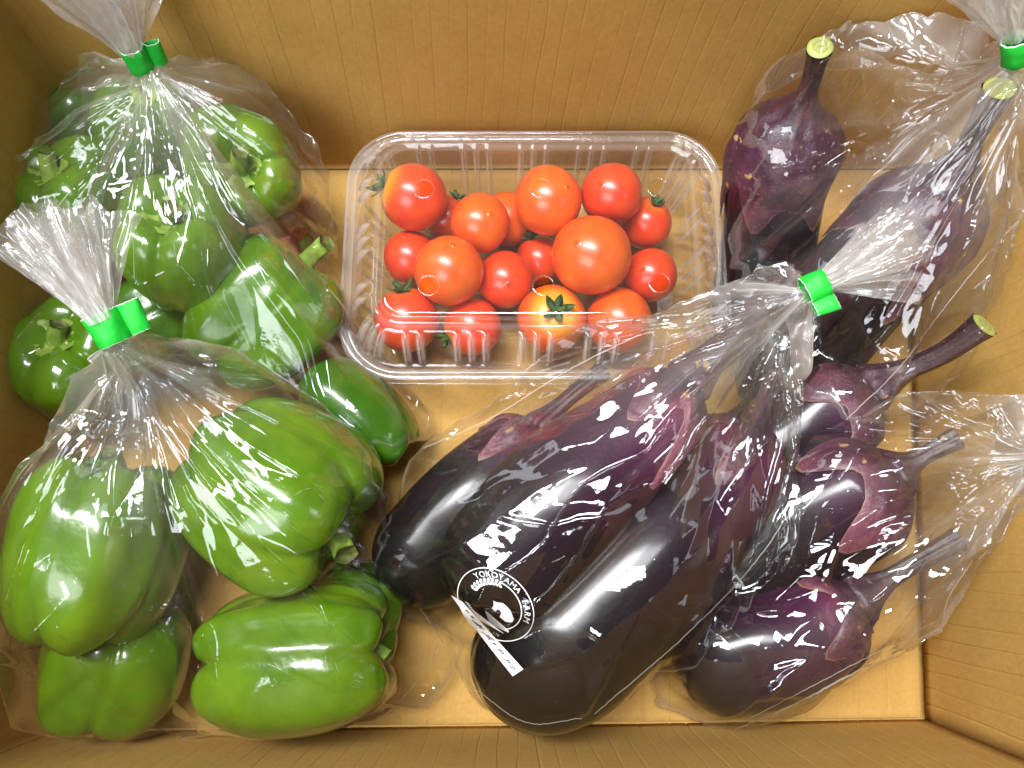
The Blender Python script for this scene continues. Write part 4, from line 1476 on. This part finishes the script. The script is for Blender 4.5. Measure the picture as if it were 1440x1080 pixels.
def seam(parent, fld, lines, haze=0.5):
    for k, (pts, w) in enumerate(lines):
        s_ = Print2D()
        r_ = np.random.default_rng(k)
        q = catmull([(*p, 0) for p in pts], 60)[:, :2]
        q = q + r_.normal(0, 0.35, q.shape)
        s_.line([tuple(p) for p in q], w)
        s_.build('heat_seam', FILM, parent, 0.0006, fld, haze)


fA, fB, fD, fE = field_of(PA), field_of(PB), field_of(PD), field_of(PE)
seam(bagE, fE, [([(1034, 1026), (1110, 994), (1190, 952), (1265, 914), (1324, 882)], 2.6), ([(1326, 880), (1334, 840), (1368, 788)], 2.0), ([(1040, 1018), (1180, 945), (1316, 874)], 1.0)])
seam(bagD, fD, [([(1190, 590), (1262, 520), (1330, 430), (1385, 362), (1432, 310)], 1.5), ([(1085, 112), (1140, 62), (1240, 36), (1330, 26)], 1.2)])
seam(bagC, filmC, [([(836, 1004), (940, 915), (1020, 838), (1078, 770), (1106, 725)], 1.6), ([(596, 630), (690, 588), (800, 520), (900, 470)], 1.4), ([(664, 966), (740, 1016), (818, 1010)], 1.1)])
seam(bagB, fB, [([(545, 806), (592, 858), (624, 905)], 1.1), ([(560, 990), (600, 940), (618, 900)], 1.0)])

LX, LY = np.array([0.75, 0.66]) * 60 / np.hypot(0.75, 0.66), np.array([0.66, -0.75]) * 44
LCN = np.array([697.0, 850.0])


def loc(x, y):
    return LCN + LX * x + LY * y


def glyph(ch):
    cu = bpy.data.curves.new('letter', 'FONT')
    cu.body = ch
    cu.resolution_u = 2
    ob = bpy.data.objects.new('letter', cu)
    scene.collection.objects.link(ob)
    me = bpy.data.meshes.new_from_object(ob.evaluated_get(bpy.context.evaluated_depsgraph_get()))
    v = [(p.co.x, p.co.y) for p in me.vertices]
    f = [tuple(p.vertices) for p in me.polygons]
    bpy.data.objects.remove(ob)
    bpy.data.curves.remove(cu)
    bpy.data.meshes.remove(me)
    return v, f


pr = Print2D()
ring_a = np.linspace(0, 2 * math.pi, 97)
pr.line([loc(math.cos(a), math.sin(a)) for a in ring_a], 1.3)
ring_b = np.linspace(math.radians(112), math.radians(-33), 50)
pr.line([loc(0.68 * math.cos(a), 0.68 * math.sin(a)) for a in ring_b], 1.5)
word = 'YOKOYAMA FARM'
for k, ch in enumerate(word):
    if ch == ' ':
        continue
    a = math.radians(160 - k * 140 / (len(word) - 1))
    gv, gf = glyph(ch)
    w = max(x for x, y in gv)
    sc_ = 0.235
    b = len(pr.v)
    for x, y in gv:
        X_ = (x - w / 2) * sc_ * 0.95
        Y_ = y * sc_ + 0.755
        pr.v.append(tuple(loc(X_ * math.sin(a) + Y_ * math.cos(a), -X_ * math.cos(a) + Y_ * math.sin(a))))
    pr.f += [tuple(b + q for q in g) for g in gf]
for k in range(9):                                              # ear of grain along the inner ring
    a = math.radians(115 + k * 9.3)
    for sgn in (1, -1):
        cc = np.array([0.63 * math.cos(a), 0.63 * math.sin(a)])
        rd, tg = np.array([math.cos(a), math.sin(a)]), np.array([-math.sin(a), math.cos(a)])
        dd = rd * sgn * 0.8 - tg * 0.65
        dd /= np.linalg.norm(dd)
        nn = np.array([-dd[1], dd[0]])
        ee = np.linspace(0, 2 * math.pi, 12, endpoint=False)
        pr.poly([tuple(loc(*(cc + dd * (0.062 + 0.062 * math.cos(t)) + nn * 0.036 * math.sin(t)))) for t in ee])


def zpx(x, y):
    return 620 + x / 6.0, 780 + y / 6.0


pr.poly([zpx(*p) for p in ((443, 388), (470, 402), (520, 408), (552, 432), (585, 470), (603, 510), (614, 545), (604, 570), (575, 572), (545, 566), (520, 545), (495, 525), (510, 490), (492, 462), (476, 462), (462, 478), (446, 470), (430, 452), (446, 428))])
for k in range(9):
    o_ = k * 13
    pr.line([zpx(372 + o_ * 0.35 + q * (200 - o_ * 0.35), 470 + o_ * 0.15 + o_ * 0.9 * (1 - q) + q * 172 + 0 * o_) for q in (0, 0.5, 1)], 0.36)
for k in range(9):
    o_ = k * 10
    pr.line([zpx(272 + o_ * 0.5 + q * (240 - o_ * 0.3), 470 + o_ * 0.9 + q * (182 - o_ * 0.75)) for q in (0, 0.5, 1)], 0.34)
for k in range(7):
    pr.line([zpx(205 + k * 14, 398 + k * 20), zpx(240 + k * 12, 418 + k * 17)], 0.6)
for k, ch in enumerate('CO.,LTD'):
    gv, gf = glyph(ch)
    b = len(pr.v)
    ox, oy = zpx(372 + k * 17, 622 + k * 10.5)
    for x, y in gv:
        pr.v.append((ox + (x * 0.86 + y * 0.5) * 3.4, oy + (x * 0.5 - y * 0.86) * 3.4))
    pr.f += [tuple(b + q for q in g) for g in gf]
pr.build('printed_logo', INK, bagC, 0.0011)

lb = Print2D()
qa, qb, qc, qd = (np.array(p, float) for p in ((634, 837), (650, 846), (736, 941), (721, 951)))
n = 24
b = 0
for k in range(n + 1):
    w = k / n
    e1 = qa * (1 - w) + qd * w
    e2 = qb * (1 - w) + qc * w
    mid = 4.0 * math.sin(math.pi * w)
    e1 = e1 + np.array([-0.75, 0.66]) * mid * 0.3
    for q in range(4):
        lb.v.append(tuple(e1 * (1 - q / 3) + e2 * q / 3))
for k in range(n):
    for q in range(3):
        lb.f.append((k * 4 + q, k * 4 + q + 1, k * 4 + q + 5, k * 4 + q + 4))
strip = lb.build('name_strip', PAPER, bagC, 0.0012)
mk = Print2D()
r = np.random.default_rng(5)
for (w0, w1, kind) in ((0.16, 0.19, 0), (0.24, 0.26, 0), (0.30, 0.43, 1), (0.45, 0.58, 1), (0.60, 0.63, 0), (0.68, 0.72, 0), (0.73, 0.75, 0), (0.78, 0.88, 1), (0.88, 0.95, 1)):
    def sp_(w, q):
        return tuple((qa * (1 - w) + qd * w) * (1 - q) + (qb * (1 - w) + qc * w) * q)
    for _ in range(2 if kind == 0 else 5):
        a0, a1 = r.uniform(w0, w1, 2)
        q0, q1 = r.uniform(0.2, 0.8, 2)
        if kind:
            mk.line([sp_(a0, q0), sp_(0.5 * (a0 + a1) + 0.006, 0.5 * (q0 + q1) + 0.1), sp_(a1, q1)], 0.9)
        else:
            mk.line([sp_(w0, 0.35 + 0.2 * q0), sp_(w1, 0.5 + 0.2 * q1)], 1.6)
mk.build('writing', DARKINK, strip, 0.0017)
print('script done')
